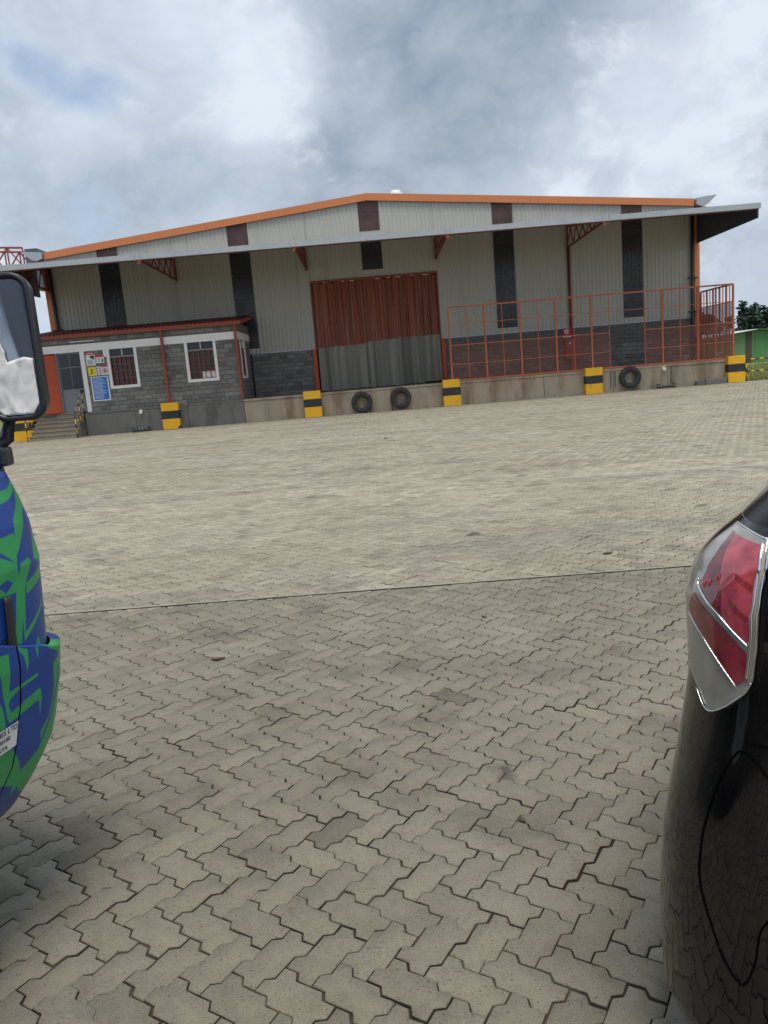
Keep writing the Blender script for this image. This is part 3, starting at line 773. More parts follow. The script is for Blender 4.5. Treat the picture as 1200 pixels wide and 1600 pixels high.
bucket((15.75, YW-.75, ZD), 'white plastic bucket beside the dark corner downpipe on the dock')
bucket((16.62, 37.3, ZD), 'pale bucket inside the fenced dock corner above the end block', .18, .34)
for xa, xb, h, lab in ((15.0, 15.42, .20, 'short dark concrete kerb piece lying against the dock foot'), (15.44, 16.42, .25, 'long grey concrete kerb stone lying against the dock foot')):
    t = MB().box(xa, xb, YD-.28, YD-.05, 0, h).obj('kerb_stone', M_DOCKG if h > .22 else M_MORTAR)
    md = t.modifiers.new('b', 'BEVEL'); md.width = .02; tag(t, lab, 'kerb stone')
for x, lab in ((-10.92, 'on the dark dock wall below the office'), (13.57, 'on the stained dock wall below the fence')):
    t = thing('drain_outlet', (x, YD, .8), 'white plastic drain outlet '+lab, 'pipe outlet')
    MB().path([(x, YD+.04, .92), (x, YD-.07, .92), (x, YD-.12, .88), (x, YD-.125, .80)], .065, 12).obj('elbow', M_WHITE, t, True)
    MB().box(x-.075, x+.075, YD-.022, YD-.012, .84, 1.0).obj('collar', M_WHITE, t)
    t = thing('iron_grating', (x, YD-.3, 0), 'low black iron grating standing at the foot '+('of the dark dock wall' if x < 0 else 'of the stained dock wall'), 'grating')
    b = MB()
    for dx in (-.36, .36):
        b.bar((x+dx, YD-.45, 0), (x+dx, YD-.45, .22), .02); b.bar((x+dx, YD-.15, 0), (x+dx, YD-.15, .22), .02); b.bar((x+dx, YD-.45, .2), (x+dx, YD-.15, .2), .018)
    b.obj('frame', M_BLK, t)
    MB().box(x-.40, x+.40, YD-.47, YD-.13, .035, .075).obj('grate', M_BLK, t)
    MB().path([(x-.16, YD-.3, .10), (x+.16, YD-.3, .12)], .05, 10).obj('outlet_pipe', M_DOCKG, t, True)
for i, x in enumerate((11.08, 11.28, 13.92)):
    t = MB().box(x-.035, x+.035, YD-.024, YD-.014, .22, .98).obj('dock_stain', M_MORTAR, dk_)

# ------------------------------------------------------------------ office
OX0, OX1, OY = -15.95, -6.12, 36.45
of = thing('dock_office', ((OX0+OX1)/2, OY, ZD), 'small grey block office with white band and red roof edge on the dock', 'office')
ZO = 4.62
WIN = [(-12.20, -10.80), (-8.58, -7.12)]
holes = [(-15.4, -13.22, ZD-.1, 3.95), (-12.20, -10.80, 2.04, 4.2), (-8.58, -7.12, 2.04, 4.2), (-20, 0, 3.87, 4.20)]
for xa, xb, za, zb_ in ((-13.22, -12.20, ZD, 3.9), (-12.20, -10.80, ZD, 2.06), (-10.80, -8.58, ZD, 3.9), (-8.58, -7.12, ZD, 2.06), (-7.12, OX1, ZD, 3.9), (OX0, OX1, 3.9, ZO), (OX0, -15.4, ZD, 3.9)):
    MB().box(xa, xb, OY, OY+.18, za, zb_).obj('wall_backing', M_MORTAR, of)
bl = block_list(OX0, OX1, ZD, ZO, holes)
bl.sort(key=lambda q: (q[0] < -13.3, random.random()))
SY0, SY1 = 36.95, 38.35                   # side window
for ya, yb2, za, zb_ in ((OY+.18, SY0, ZD, ZO), (SY1, YW-.03, ZD, ZO), (SY0, SY1, ZD, 2.06), (SY0, SY1, 3.9, ZO)):
    MB().box(OX1-.18, OX1, ya, yb2, za, zb_).obj('wall_backing', M_MORTAR, of)
lay(of, bl, lambda u, z: (u, OY, z), 0, 300)
sb = block_list(OY, YW-.06, ZD, ZO, [(SY0, SY1, 2.04, 4.2), (0, 99, 3.87, 4.2)])
lay(of, sb, lambda u, z: (OX1, u, z), R(90), 0)
# white plaster band and window surrounds
MB().box(OX0, OX1+.04, OY-.042, OY-.002, 3.865, 4.205).obj('plaster_band', M_WHITE, of)
MB().box(OX1+.002, OX1+.042, OY-.04, YW-.08, 3.863, 4.203).obj('plaster_band', M_WHITE, of)
MB().box(-13.42, -13.22, OY-.040, OY-.001, ZD+.02, 3.864).obj('door_plaster', M_WHITE, of)
MB().box(-12.34, -12.21, OY-.039, OY-.001, 3.55, 3.862).obj('plaster_return', M_WHITE, of)
def window(xa, xb, za, zb_, fn, dpt):
    """fn(u, d, z): d = depth into the wall"""
    w = MB(); e = .13
    def bx(mb, a, c, d0, d1, lo, hi):
        P = [fn(a, d0, lo), fn(c, d1, hi)]
        mb.box(min(P[0][0], P[1][0]), max(P[0][0], P[1][0]), min(P[0][1], P[1][1]), max(P[0][1], P[1][1]), lo, hi)
    for a, c, lo, hi in ((xa, xa+e, za, zb_), (xb-e, xb, za, zb_), (xa+e, xb-e, za, za+e)): bx(w, a, c, -.045, .10, lo, hi)
    wn = w.obj('window', M_WHITE, of)
    ia, ib, lo, hi = xa+e, xb-e, za+e, zb_
    p = MB(); bx(p, ia, ib, .10, .11, lo, hi); p.obj('pane', M_GLASSD, wn)
    ht = hi-.42
    fr = MB()
    bx(fr, (ia+ib)/2-.03, (ia+ib)/2+.03, .06, .099, ht, hi); bx(fr, ia, ib, .06, .098, ht-.03, ht+.03); bx(fr, ia, ib, .06, .099, hi-.04, hi)
    fr.obj('transom_frame', M_GALV, wn)
    gr = MB(); nv = 5
    for i in range(nv+1):
        u = ia+.02+(ib-ia-.04)*i/nv; t = .014 if i % 2 else .018; bx(gr, u-t, u+t, .02, .05, lo, ht)
    for i in range(5):
        z = lo+.02+(ht-lo-.04)*i/4; bx(gr, ia, ib, .012, .0195+.03, z-.013, z+.013)
    gr.obj('grille', M_RED, wn)
    return wn
for a, c in WIN: window(a, c, 2.06, 3.92, lambda u, d, z: (u, OY+d, z), .1)
window(SY0, SY1, 2.06, 3.92, lambda u, d, z: (OX1-d, u, z), .1)
MB().box(-7.9, -7.3, OY+.085, OY+.097, 2.20, 2.52).obj('paper_stack', M_WHITE, of)
# roof edge, downpipes, lamp
MB().prism([(OY-.22, ZO-.02), (YW-.1, ZO+.45), (YW-.1, ZO+.52), (OY-.22, ZO+.05)], 0, OX0-.1, OX1+.25).obj('roof', M_DKRED, of)
nr_ = 48
for i in range(nr_):
    x = OX0+(OX1+.2-OX0)*i/nr_
    MB().prism([(OY-.30, ZO+.051), (YW-.1, ZO+.521), (YW-.1, ZO+.56), (OY-.30, ZO+.09)], 0, x, x+.10).obj('roof_rib', M_DKRED, of)
MB().box(OX0-.1, OX1+.27, OY-.26, OY-.225, ZO-.12, ZO+.045).obj('fascia', M_RED, of)
MB().prism([(OY-.22, ZO-.12), (YW-.12, ZO+.35), (YW-.12, ZO+.50), (OY-.22, ZO+.045)], 0, OX1+.252, OX1+.285).obj('fascia', M_RED, of)
for x in (-9.54, OX1-.02):
    MB().box(x-.055, x+.055, OY-.20, OY-.09, ZD+.02 if x > -7 else 1.20, ZO-.06).obj('downpipe', M_RED, of)
lf = MB().box(-13.75, -12.65, OY-.10, OY-.05, 4.30, 4.335).obj('tube_lamp', M_SIGNW, of)
MB().bar((-13.2, OY-.07, 4.335), (-13.2, OY-.07, 4.52), .012, 6).obj('lamp_stem', M_GALV, lf)
# door
dr_ = MB().box(-14.50, -13.44, OY+.06, OY+.10, ZD+.04, 3.86).obj('door', M_GREYD, of)
for xa, xb in ((-14.44, -13.99), (-13.95, -13.50)):
    for za, zb_ in ((2.20, 3.17), (3.22, 3.80)): MB().box(xa, xb, OY+.045, OY+.059, za, zb_).obj('pane', M_GLASSD, dr_)
MB().box(-13.60, -13.54, OY+.0, OY+.058, 2.02, 2.14).obj('handle', M_BLK, dr_)
MB().box(-14.56, -14.50, OY-.03, OY+.12, ZD+.03, 3.86).obj('door_frame', M_GREYD, of)
a_ = R(28)
lv = bpy.data.objects.new('door_leaf', None)
b = MB()
hx, hy = -14.56, OY-.05
def lf_(u, d, z): return (hx-u*math.cos(a_)-d*math.sin(a_), hy-u*math.sin(a_)+d*math.cos(a_), z)
def leaf_box(u0, u1, d0, d1, z0, z1):
    mb = MB(); mb.v = [lf_(u, d, z) for z in (z0, z1) for d in (d0, d1) for u in (u0, u1)]
    mb.f = [(0, 2, 3, 1), (4, 5, 7, 6), (0, 1, 5, 4), (2, 6, 7, 3), (0, 4, 6, 2), (1, 3, 7, 5)]; return mb
lv = leaf_box(0, .98, 0, .04, ZD+.06, 3.78).obj('door_leaf', M_DOORO, of)
for i in range(4):
    z = ZD+.10+i*.665
    leaf_box(.03, .95, -.012, -.001, z, z+.63).obj('pressed_panel', M_DOORO, lv)
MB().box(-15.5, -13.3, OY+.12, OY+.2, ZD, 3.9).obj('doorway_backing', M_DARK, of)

# signs on the office wall
def plate(x0, x1, z0, z1, label, m=M_SIGNW, y=OY-.04):
    t = thing('notice_board' if m is M_SIGNB else 'safety_sign', ((x0+x1)/2, y, z0), label, 'sign')
    MB().box(x0, x1, y, y+.008, z0, z1).obj('plate', m, t); return t
yp = OY-.042
def pr(t, x0, x1, z0, z1, m, name='print', k=0): return MB().box(x0, x1, yp-.003-.002*k, yp-.0005, z0, z1).obj(name, m, t)
t = plate(-13.16, -12.74, 3.19, 3.80, 'white camera surveillance sign with red header, top left of the sign cluster')
pr(t, -13.16, -12.74, 3.68, 3.80, M_SIGNR, 'red_header'); pr(t, -13.10, -12.80, 3.735, 3.755, M_SIGNW, 'header_text', 1)
MB().prism([(-12.98, 3.62), (-12.80, 3.66), (-12.76, 3.56), (-12.86, 3.50), (-12.96, 3.55)], 1, yp-.004, yp-.001).obj('camera_symbol', M_INK, t)
MB().prism([(-12.84, 3.52), (-12.79, 3.53), (-12.79, 3.44), (-12.83, 3.44)], 1, yp-.004, yp-.001).obj('camera_mount', M_INK, t)
for i in range(5): pr(t, -13.10, -12.86+.03*(i % 2), 3.44-.05*i, 3.455-.05*i, M_INK, 'text_line')
t = plate(-12.71, -12.33, 3.28, 3.64, 'small white warning sign with red header and figure, beside the camera sign')
pr(t, -12.71, -12.33, 3.55, 3.64, M_SIGNR, 'red_header')
for i in range(3): pr(t, -12.67, -12.50, 3.48-.06*i, 3.495-.06*i, M_INK, 'text_line')
MB().prism([(-12.44, 3.32), (-12.38, 3.32), (-12.37, 3.42), (-12.40, 3.49), (-12.44, 3.42)], 1, yp-.004, yp-.001).obj('figure_symbol', M_INK, t)
t = plate(-13.14, -12.80, 2.72, 3.13, 'yellow hazard sign with black slipping symbol', M_SIGNY)
MB().bar((-13.06, yp-.002, 2.80), (-12.90, yp-.002, 2.90), .016).obj('ramp_symbol', M_INK, t)
MB().prism([(-13.0, 2.92), (-12.96, 2.90), (-12.93, 3.0), (-12.95, 3.06), (-13.0, 3.0)], 1, yp-.004, yp-.001).obj('figure_symbol', M_INK, t)
t = plate(-12.79, -12.52, 2.74, 3.13, 'white sign with six small black safety gear symbols')
for i in range(2):
    for j in range(3):
        x, z = -12.72+.135*i, 2.80+.12*j
        MB().prism([(x+.035*math.cos(a), z+.035*math.sin(a)) for a in np.linspace(0, 6.28, 7)[:-1]], 1, yp-.004, yp-.001).obj('gear_symbol', M_INK, t)
        pr(t, x-.04, x+.04, z+.045, z+.06, M_SIGNR, 'caption')
t = plate(-12.51, -12.215, 2.74, 3.16, 'white prohibition sign with red ring and red header beside the window')
pr(t, -12.51, -12.215, 3.09, 3.16, M_SIGNR, 'red_header')
MB().lathe([(.085, 0), (.118, 0), (.118, -.004), (.085, -.004)], 24, (-12.36, yp-.0005, 2.92), 1).obj('red_ring', M_SIGNR, t)
MB().prism([(-12.40, 2.87), (-12.33, 2.86), (-12.31, 2.95), (-12.37, 2.99)], 1, yp-.003, yp-.001).obj('hand_symbol', M_INK, t)
t = plate(-13.08, -12.26, 1.56, 2.68, 'large blue notice board with pale lines of text and white border', M_SIGNW)
pr(t, -13.02, -12.32, 1.61, 2.64, M_SIGNB, 'blue_panel')
for i in range(17):
    w = random.uniform(.35, .60); z = 2.58-.056*i
    pr(t, -12.98, -12.98+w, z-.011, z+.011, M_PALE if i not in (8, 13) else M_YEL, 'text_line', 1)

# ------------------------------------------------------------------ yellow and black rails
def striped(parent, a, c, r=.03, n=8, step=.22, name='rail'):
    a, c = Vector(a), Vector(c); L = (c-a).length; k = max(2, round(L/step))
    root = MB().bar(a, c, r*.94, n).obj(name, M_YEL, parent, True)
    for i in range(0, k, 2):
        MB().bar(a.lerp(c, i/k), a.lerp(c, (i+1)/k), r, n).obj('black_band', M_BLK, root, True)
    return root
def stair_rail(x, label):
    t = thing('stair_railing', (x, YD-1.1, 0), label, 'railing', 'striped stair railings')
    P = [(YD-1.2, 0.0), (YD-.55, .54), (YD+.02, ZD)]
    for y, z in P: striped(t, (x, y, z), (x, y, z+1.06), .026, name='post')
    striped(t, (x, P[0][0], 1.06), (x, P[2][0], ZD+1.06), .018, name='handrail'); striped(t, (x, P[0][0], .55), (x, P[2][0], ZD+.55), .012, name='mid_rail')
stair_rail(-13.56, 'yellow and black stair railing between the steps and the blue notice')
stair_rail(-15.82, 'yellow and black stair railing on the mirror side of the steps')
def guard(pts, label):
    t = thing('guard_rail', pts[0], label, 'railing')
    for p in pts: striped(t, (p[0], p[1], 0), (p[0], p[1], 1.04), .034, name='post')
    for a, c in zip(pts, pts[1:]):
        for z in (1.0, .45): striped(t, (a[0], a[1]+.035, z), (c[0], c[1]+.035, z), .03, name='rail')
guard([(17.42, 36.25, 0), (18.72, 36.35, 0), (20.2, 36.45, 0), (21.7, 36.55, 0)], 'yellow and black guard rail in front of the grass beyond the dock')
guard([(-16.75, 35.3, 0), (-17.95, 35.2, 0), (-19.4, 35.1, 0)], 'yellow and black guard rail beside the steps behind the truck mirror')

# steel frame of the next building, seen over the canopy
sf = thing('steel_frame', (-19, 46, 0), 'red steel lattice frame rising behind the canopy end', 'steel frame')
def lattice(mb, a, c, h, n):
    a, c = Vector(a), Vector(c)
    mb.bar(a, c, .07); up = Vector((0, 0, h)); mb.bar(a+up, c+up, .07)
    for i in range(n):
        p, q = a.lerp(c, i/n), a.lerp(c, (i+1)/n)
        mb.bar(p, p+up, .045); mb.bar(p+(up if i % 2 else 0*up), q+(0*up if i % 2 else up), .045)
    mb.bar(c, c+up, .045)
b = MB(); lattice(b, (-24.5, 46.0, 9.75), (-19.3, 46.0, 9.3), 1.15, 6); b.obj('front_truss', M_RED, sf)
b = MB(); lattice(b, (-24.5, 47.6, 9.75), (-19.3, 47.6, 9.3), 1.15, 6); b.obj('rear_truss', M_RED, sf)
MB().box(-19.15, -18.45, 45.9, 47.7, 8.2, 10.35).obj('end_plate', mat('slate_panel', (.09, .10, .14), .5), sf)
b = MB(); b.bar((-18.2, 46.2, 0), (-18.2, 46.2, 9.9), .10); b.bar((-17.9, 46.8, 0), (-17.9, 46.8, 9.9), .10)
for i in range(8): b.bar((-18.2, 46.2, 1+i*1.1), (-17.9, 46.8, 2.1+i*1.1), .04)
b = MB().bar((-24.2, 46.8, 0), (-24.2, 46.8, 9.8), .14).obj('column', M_RED, sf)
MB().bar((-21.0, 46.8, 0), (-21.0, 46.8, 9.5), .14).obj('column', M_RED, sf)
MB().box(-18.45, -18.2, 46.2, 47.3, 9.1, 9.95).obj('end_bracket', M_RED, sf)

# ------------------------------------------------------------------ vehicles: bodies swept round a rounded corner
class Shell:
    def __init__(s, levels, origin, ang, side=1):
        s.L = levels; s.o = origin; s.c = math.cos(ang); s.s = math.sin(ang); s.side = side
    def sec(s, z):
        L = s.L
        if z <= L[0][0]: return L[0][1:]
        for a, b in zip(L, L[1:]):
            if z <= b[0]:
                t = (z-a[0])/(b[0]-a[0]); return tuple(a[i]+(b[i]-a[i])*t for i in (1, 2, 3))
        return L[-1][1:]
    def loc(s, q, z, off=0.0, flip=False):
        w, f, r = s.sec(z); a = math.pi*r/4
        if q < -a: x, y, nx, ny = w, f-r+(q+a), 1, 0
        elif q > a: x, y, nx, ny = w-r-(q-a), f, 0, 1
        else:
            g_ = math.pi/4+q/r; nx, ny = math.cos(g_), math.sin(g_); x, y = w-r+r*nx, f-r+r*ny
        sd_ = -s.side if flip else s.side
        return sd_*(x+nx*off), y+ny*off, z
    def tow(s, x, y, z): return (s.o[0]+s.c*x-s.s*y, s.o[1]+s.s*x+s.c*y, z)
    def w(s, q, z, off=0.0, flip=False): return s.tow(*s.loc(q, z, off, flip))
    def outline(s, z, length, nc=10, ns=24, off=0.0):
        """closed loop of points at height z: right flank, corner, end, other corner, flank, far end"""
        w, f, r = s.sec(z); a = math.pi*r/4; pts = []
        qs = list(-a-(length-r)*np.linspace(1, 0, ns))+list(np.linspace(-a, a, nc*2+1))[1:]+list(a+(w-r)*np.linspace(0, 1, 8))[1:]
        pts = [s.w(q, z, off) for q in qs]+[s.w(q, z, off, True) for q in qs[::-1][1:]]
        return pts
def loft(rows, close=True):
    b = MB(); n = len(rows[0])
    for r in rows: b.v += r
    for j in range(len(rows)-1):
        for i in range(n if close else n-1):
            k = (i+1) % n; b.f.append((j*n+i, j*n+k, (j+1)*n+k, (j+1)*n+i))
    return b
def patch(sh, fn, nu, nv, off): return MB().grid(lambda u, v: sh.w(*fn(u, v), off), nu, nv)
def lerp_poly(P, t):
    k = t*(len(P)-1); i = min(int(k), len(P)-2); f = k-i
    p0, p1, p2, p3 = P[max(i-1, 0)], P[i], P[i+1], P[min(i+2, len(P)-1)]
    return tuple(.5*(2*p1[j]+(p2[j]-p0[j])*f+(2*p0[j]-5*p1[j]+4*p2[j]-p3[j])*f*f+(3*p1[j]-p0[j]-3*p2[j]+p3[j])*f**3) for j in (0, 1))
def lerp_lin(P, t):
    k = t*(len(P)-1); i = min(int(k), len(P)-2); f = k-i
    return tuple(P[i][j]+(P[i+1][j]-P[i][j])*f for j in (0, 1))
def ruledl(A, B): return lambda u, v: tuple(a+(b-a)*u for a, b in zip(lerp_lin(A, v), lerp_lin(B, v)))
def ruled(A, B): return lambda u, v: tuple(a+(b-a)*u for a, b in zip(lerp_poly(A, v), lerp_poly(B, v)))
def zs(a, b, n): return [a+(b-a)*i/n for i in range(n+1)]

# ---- truck: heads for the dock, only its near front corner and mirror reach the picture
TO = (-2.0988, 2.674); TA = R(-14)
BUMP = [(.40, .894, -.156, .22), (.46, .968, -.082, .22), (.52, 1.005, -.045, .22), (.58, 1.035, -.015, .22), (.64, 1.06, .01, .22), (.70, 1.074, .024, .22), (.76, 1.084, .034, .22), (.82, 1.095, .045, .22), (.88, 1.101, .051, .22), (.93, 1.106, .056, .22), (1.12, 1.106, .056, .22)]
CABL = [(.93, 1.086, .036, .25), (1.0, 1.09, .04, .25), (1.06, 1.093, .043, .25), (1.12, 1.095, .045, .25), (1.17, 1.097, .047, .25), (1.21, 1.10, .05, .25), (1.27, 1.095, .045, .25), (1.33, 1.091, .041, .25), (1.40, 1.079, .029, .25), (1.48, 1.062, .01, .25), (1.56, 1.02, -.06, .25), (2.30, .95, -.30, .22), (2.48, .90, -.38, .22), (2.55, .80, -.5, .2)]
bs, cs_ = Shell(BUMP, TO, TA), Shell(CABL, TO, TA)
tk = thing('truck', (TO[0], TO[1], 0), 'blue truck with green slash graphics and black side mirror', 'truck')
POLY_B = [  # green slashes on the bumper and step panel (q, z)
    [(-.48, 1.06), (-.357, .99), (-.322, .985), (-.333, .875), (-.2074, .8849), (-.2075, .874), (-.289, .867), (-.332, .8536), (-.336, .84), (-.3266, .813), (-.208, .8335), (-.2006, .7995), (-.292, .7874), (-.327, .783), (-.34, .8034), (-.3565, .866), (-.367, .94), (-.48, .99)],
    [(-.48, .90), (-.371, .8586), (-.362, .8406), (-.3404, .7764), (-.48, .765)],
    [(-.289, .995), (-.245, .97), (-.2476, .9354), (-.2557, .9005), (-.264, .9549)],
    [(-.212, .965), (-.199, .96), (-.2085, .9258)],
    [(-.207, .833), (-.1986, .8333), (-.187, .80), (-.1857, .744), (-.2006, .7995)],
    [(-.17, .96), (-.05, .93), (-.02, .93), (-.02, .60), (-.12, .50), (-.1814, .53), (-.2267, .60), (-.163, .638), (-.175, .694), (-.139, .724), (-.121, .77), (-.133, .922)],
    [(-.48, .705), (-.305, .703), (-.237, .6156), (-.19, .555), (-.2126, .53), (-.230, .5633), (-.31, .599), (-.48, .61)],
    [(-.62, 1.06), (-.55, 1.06), (-.66, .80), (-.58, .66), (-.70, .66), (-.76, .82)], [(-.95, 1.06), (-.84, 1.06), (-1.0, .7), (-1.06, .7)], [(-1.3, 1.06), (-1.15, 1.06), (-1.35, .6), (-1.45, .6)],
    [(.15, .93), (.3, .93), (.6, .60), (.42, .60)], [(.7, .93), (.85, .93), (1.0, .6), (.9, .6)]]
HOLE_B = [[(-.152, .937), (-.086, .909), (-.087, .894), (-.1334, .884), (-.1405, .9228)], [(-.0944, .87), (-.079, .864), (-.104, .744), (-.146, .68), (-.168, .637), (-.177, .645), (-.155, .689), (-.1156, .749)]]
POLY_C = [
    [(-.30, 1.435), (-.16, 1.4375), (-.12, 1.44), (-.04, 1.46), (.0, 1.47), (-.06, 1.435), (-.137, 1.41), (-.188, 1.402), (-.30, 1.39)],
    [(-.04, 1.445), (.0, 1.40), (-.0927, 1.36), (-.1895, 1.2535), (-.2026, 1.249), (-.1656, 1.351)],
    [(-.30, 1.30), (-.242, 1.309), (-.185, 1.3136), (-.189, 1.265), (-.206, 1.226), (-.257, 1.2706), (-.30, 1.28)],
    [(-.32, 1.265), (-.263, 1.257), (-.2377, 1.2424), (-.206, 1.226), (-.215, 1.16), (-.253, 1.189), (-.285, 1.18), (-.32, 1.18)],
    [(-.32, 1.17), (-.285, 1.17), (-.2627, 1.15), (-.21, 1.1885), (-.215, 1.144), (-.29, 1.144), (-.32, 1.14)],
    [(-.204, 1.1945), (-.192, 1.222), (-.148, 1.231), (-.1406, 1.217), (-.1826, 1.15), (-.201, 1.015), (-.054, 1.0974), (-.0686, 1.078), (-.2076, .9898), (-.205, 1.10)],
    [(-.21, 1.211), (-.198, 1.147), (-.2047, 1.071), (-.2267, .955), (-.261, .955), (-.2406, 1.036)],
    [(-.064, 1.30), (-.02, 1.277), (-.03, 1.21), (-.075, 1.20), (-.12, 1.22)],
    [(-.179, 1.157), (-.03, 1.198), (-.03, 1.166), (-.178, 1.1253)],
    [(-.165, .95), (-.137, .985), (-.1237, .945)],
    [(-.03, 1.16), (.0, .95), (-.0706, .946), (-.06, 1.06)],
    [(-.40, 1.1), (-.36, 1.1), (-.42, .95), (-.46, .95)], [(-.7, 1.4), (-.5, 1.4), (-.8, 1.0), (-.95, 1.0)], [(-1.3, 1.4), (-1.1, 1.4), (-1.5, 1.0)], [(.2, 1.4), (.4, 1.4), (.7, 1.0), (.55, 1.0)], [(.8, 1.3), (.9, 1.4), (1.0, 1.1)]]
def sdist(P, x, y):
    """signed distance to polygon, positive inside (vectorised)"""
    P = np.array(P); n = len(P); d = np.full(x.shape, 1e9); ins = np.zeros(x.shape, bool)
    for i in range(n):
        a, b = P[i], P[(i+1) % n]; e = b-a
        t = np.clip(((x-a[0])*e[0]+(y-a[1])*e[1])/max(e@e, 1e-12), 0, 1)
        d = np.minimum(d, np.hypot(x-a[0]-t*e[0], y-a[1]-t*e[1]))
        c = ((a[1] > y) != (b[1] > y)) & (x < (b[0]-a[0])*(y-a[1])/((b[1]-a[1]) if b[1] != a[1] else 1e-12)+a[0])
        ins ^= c
    return np.where(ins, d, -d)
def wrap_mat():
    m = bpy.data.materials.new('blue_green_wrap'); m.use_nodes = True; t = m.node_tree; t.nodes.clear(); g = N(t)
    out = g.a('ShaderNodeOutputMaterial'); b = g.a('ShaderNodeBsdfPrincipled', {'Roughness': .48, 'Coat Weight': .12, 'Coat Roughness': .15}); t.links.new(b.outputs[0], out.inputs[0])
    at = g.a('ShaderNodeAttribute', attribute_name='slash').outputs['Fac']
    pos = g.a('ShaderNodeNewGeometry').outputs['Position']
    n = g.noise(pos, 6, 5, .6)
    blue = g.mix(g.ramp(n, .3, .7), (.005, .045, .26), (.008, .06, .31))
    grn = g.mix(g.ramp(n, .3, .7), (.025, .31, .09), (.032, .36, .11))
    c = g.mix(g.ramp(at, -.0008, .0008, typ='LINEAR'), blue, grn)
    c = g.mix(g.ramp(g.noise(pos, 16, 6, .65), .60, .74, 0, .30), c, (.10, .095, .08))
    zc_ = g.a('ShaderNodeSeparateXYZ', {0: pos}).outputs[2]
    c = g.mix(g.m('MULTIPLY', g.ramp(zc_, .42, .75, .55, 0), g.ramp(g.noise(pos, 9, 6, .7), .4, .65)), c, (.14, .12, .09))      # road dust thrown up on the lower edge
    t.links.new(c, b.inputs['Base Color']); return m
M_WRAP = wrap_mat()
def wrapped(name, sh, qa, qb, nq, zfn, nz, polys, holes, off=0.0, extra=()):
    """grid over (q, t) with z = zfn(q, t); stores the signed distance to the slash graphics"""
    b = MB(); Q = np.unique(np.round(np.concatenate([np.linspace(qa, qb, nq//3+1), np.arange(max(qa, -.44), min(qb, .02), .003)]), 5)); nq = len(Q)-1; T = np.linspace(0, 1, nz+1)
    qq, tt = np.meshgrid(Q, T); zz_ = np.vectorize(zfn)(qq, tt)
    for j in range(nz+1):
        for i in range(nq+1): b.v.append(sh.w(qq[j, i], zz_[j, i], off))
    sdv = np.full(qq.shape, -1.0)
    for P in polys: sdv = np.maximum(sdv, sdist(P, qq, zz_))
    for P in holes: sdv = np.minimum(sdv, -sdist(P, qq, zz_))
    for j in range(nz):
        for i in range(nq):
            a = j*(nq+1)+i; b.f.append((a, a+1, a+nq+2, a+nq+1))
    vals = list(sdv.ravel())
    for (off2, dz, row) in extra:          # turned-in lips at the bottom or top row
        k0 = len(b.v); j = 0 if row == 'b' else nz
        for i in range(nq+1): b.v.append(sh.w(qq[j, i], zz_[j, i]+dz, off+off2)); vals.append(sdv[j, i])
        for i in range(nq): b.f.append((j*(nq+1)+i, j*(nq+1)+i+1, k0+i+1, k0+i))
    o = b.obj(name, M_WRAP, tk, True)
    at = o.data.attributes.new('slash', 'FLOAT', 'POINT'); at.data.foreach_set('value', np.array(vals, np.float32))
    return o
btop = lambda q: .925+max(0, -(q+.09))*.36 if q > -.45 else 1.055
QG = -.286                                # joint between bumper end and step panel
bo = wrapped('bumper', bs, QG+.003, 1.04, 170, lambda q, t: .40+(btop(q)-.40)*t, 150, POLY_B, HOLE_B, 0, [(-.03, .006, 't'), (-.06, -.004, 'b')])
so = wrapped('step_panel', bs, -1.5, QG-.003, 150, lambda q, t: .42+(btop(q)-.42)*t, 150, POLY_B, HOLE_B, 0, [(-.03, .006, 't'), (-.06, -.004, 'b')])
ctop = 1.5
co = wrapped('cab_shell', cs_, -1.75, 1.05, 360, lambda q, t: (btop(q)+.012)+(1.56-btop(q)-.012)*t, 190, POLY_C, [], 0, [(-.04, -.01, 'b')])
# the rest of the cab: far side, roof, glass, pillars, dark inner tub so nothing shows through the joints
loft([cs_.outline(z, 1.9, off=-.07) for z in (.72, .8, 1.2, 1.5)]).obj('inner_tub', M_TRIM, tk, True)
loft([[cs_.w(q, z, 0, True) for q in zs(-1.75, 1.05, 40)] for z in (.5, .8, .95, 1.2, 1.4, 1.56)], False).obj('far_side', M_WRAP, tk, True)
up = loft([cs_.outline(z, 1.9) for z in (1.56, 1.7, 1.9, 2.1, 2.3, 2.42, 2.48, 2.55)]).obj('upper_cab', mat('navy_cab_paint', (.012, .022, .075), .35, .05), tk, True)
rf_ = cs_.outline(2.55, 1.9); rb = MB(); rb.v = rf_; rb.f = [tuple(range(len(rf_)))]; rb.obj('roof', mat('navy_cab_paint', (0, 0, 0)), tk)
for fl in (False, True):
    MB().grid(lambda u, v: cs_.w(-1.35+1.12*u+.10*(1-v), 1.60+.66*v, .006, fl), 14, 6).obj('side_window', M_GLASSD, tk, True)
MB().grid(lambda u, v: cs_.w(.10+u*(cs_.sec(1.62+.62*v)[0]-.22), 1.62+.62*v, .006), 12, 6).obj('windscreen', M_GLASSD, tk, True)
MB().grid(lambda u, v: cs_.w(.10+u*(cs_.sec(1.62+.62*v)[0]-.22), 1.62+.62*v, .006, True), 12, 6).obj('windscreen', M_GLASSD, tk, True)
MB().grid(lambda u, v: cs_.w(-.62+.42*(1-v)+.09*(u-.5), 1.58+.80*v, .012+.006*math.cos(u*12)), 12, 8).obj('pillar_trim', mat('beige_plastic', (.42, .39, .34), .6, .05), tk, True)
MB().path([cs_.w(-.335, z, .0) for z in zs(1.07, 1.56, 14)], .003, 6).obj('door_shut_line', M_INK, tk)
MB().path([cs_.w(-1.42, z, .0) for z in zs(1.07, 1.56, 14)], .003, 6).obj('door_shut_line', M_INK, tk)
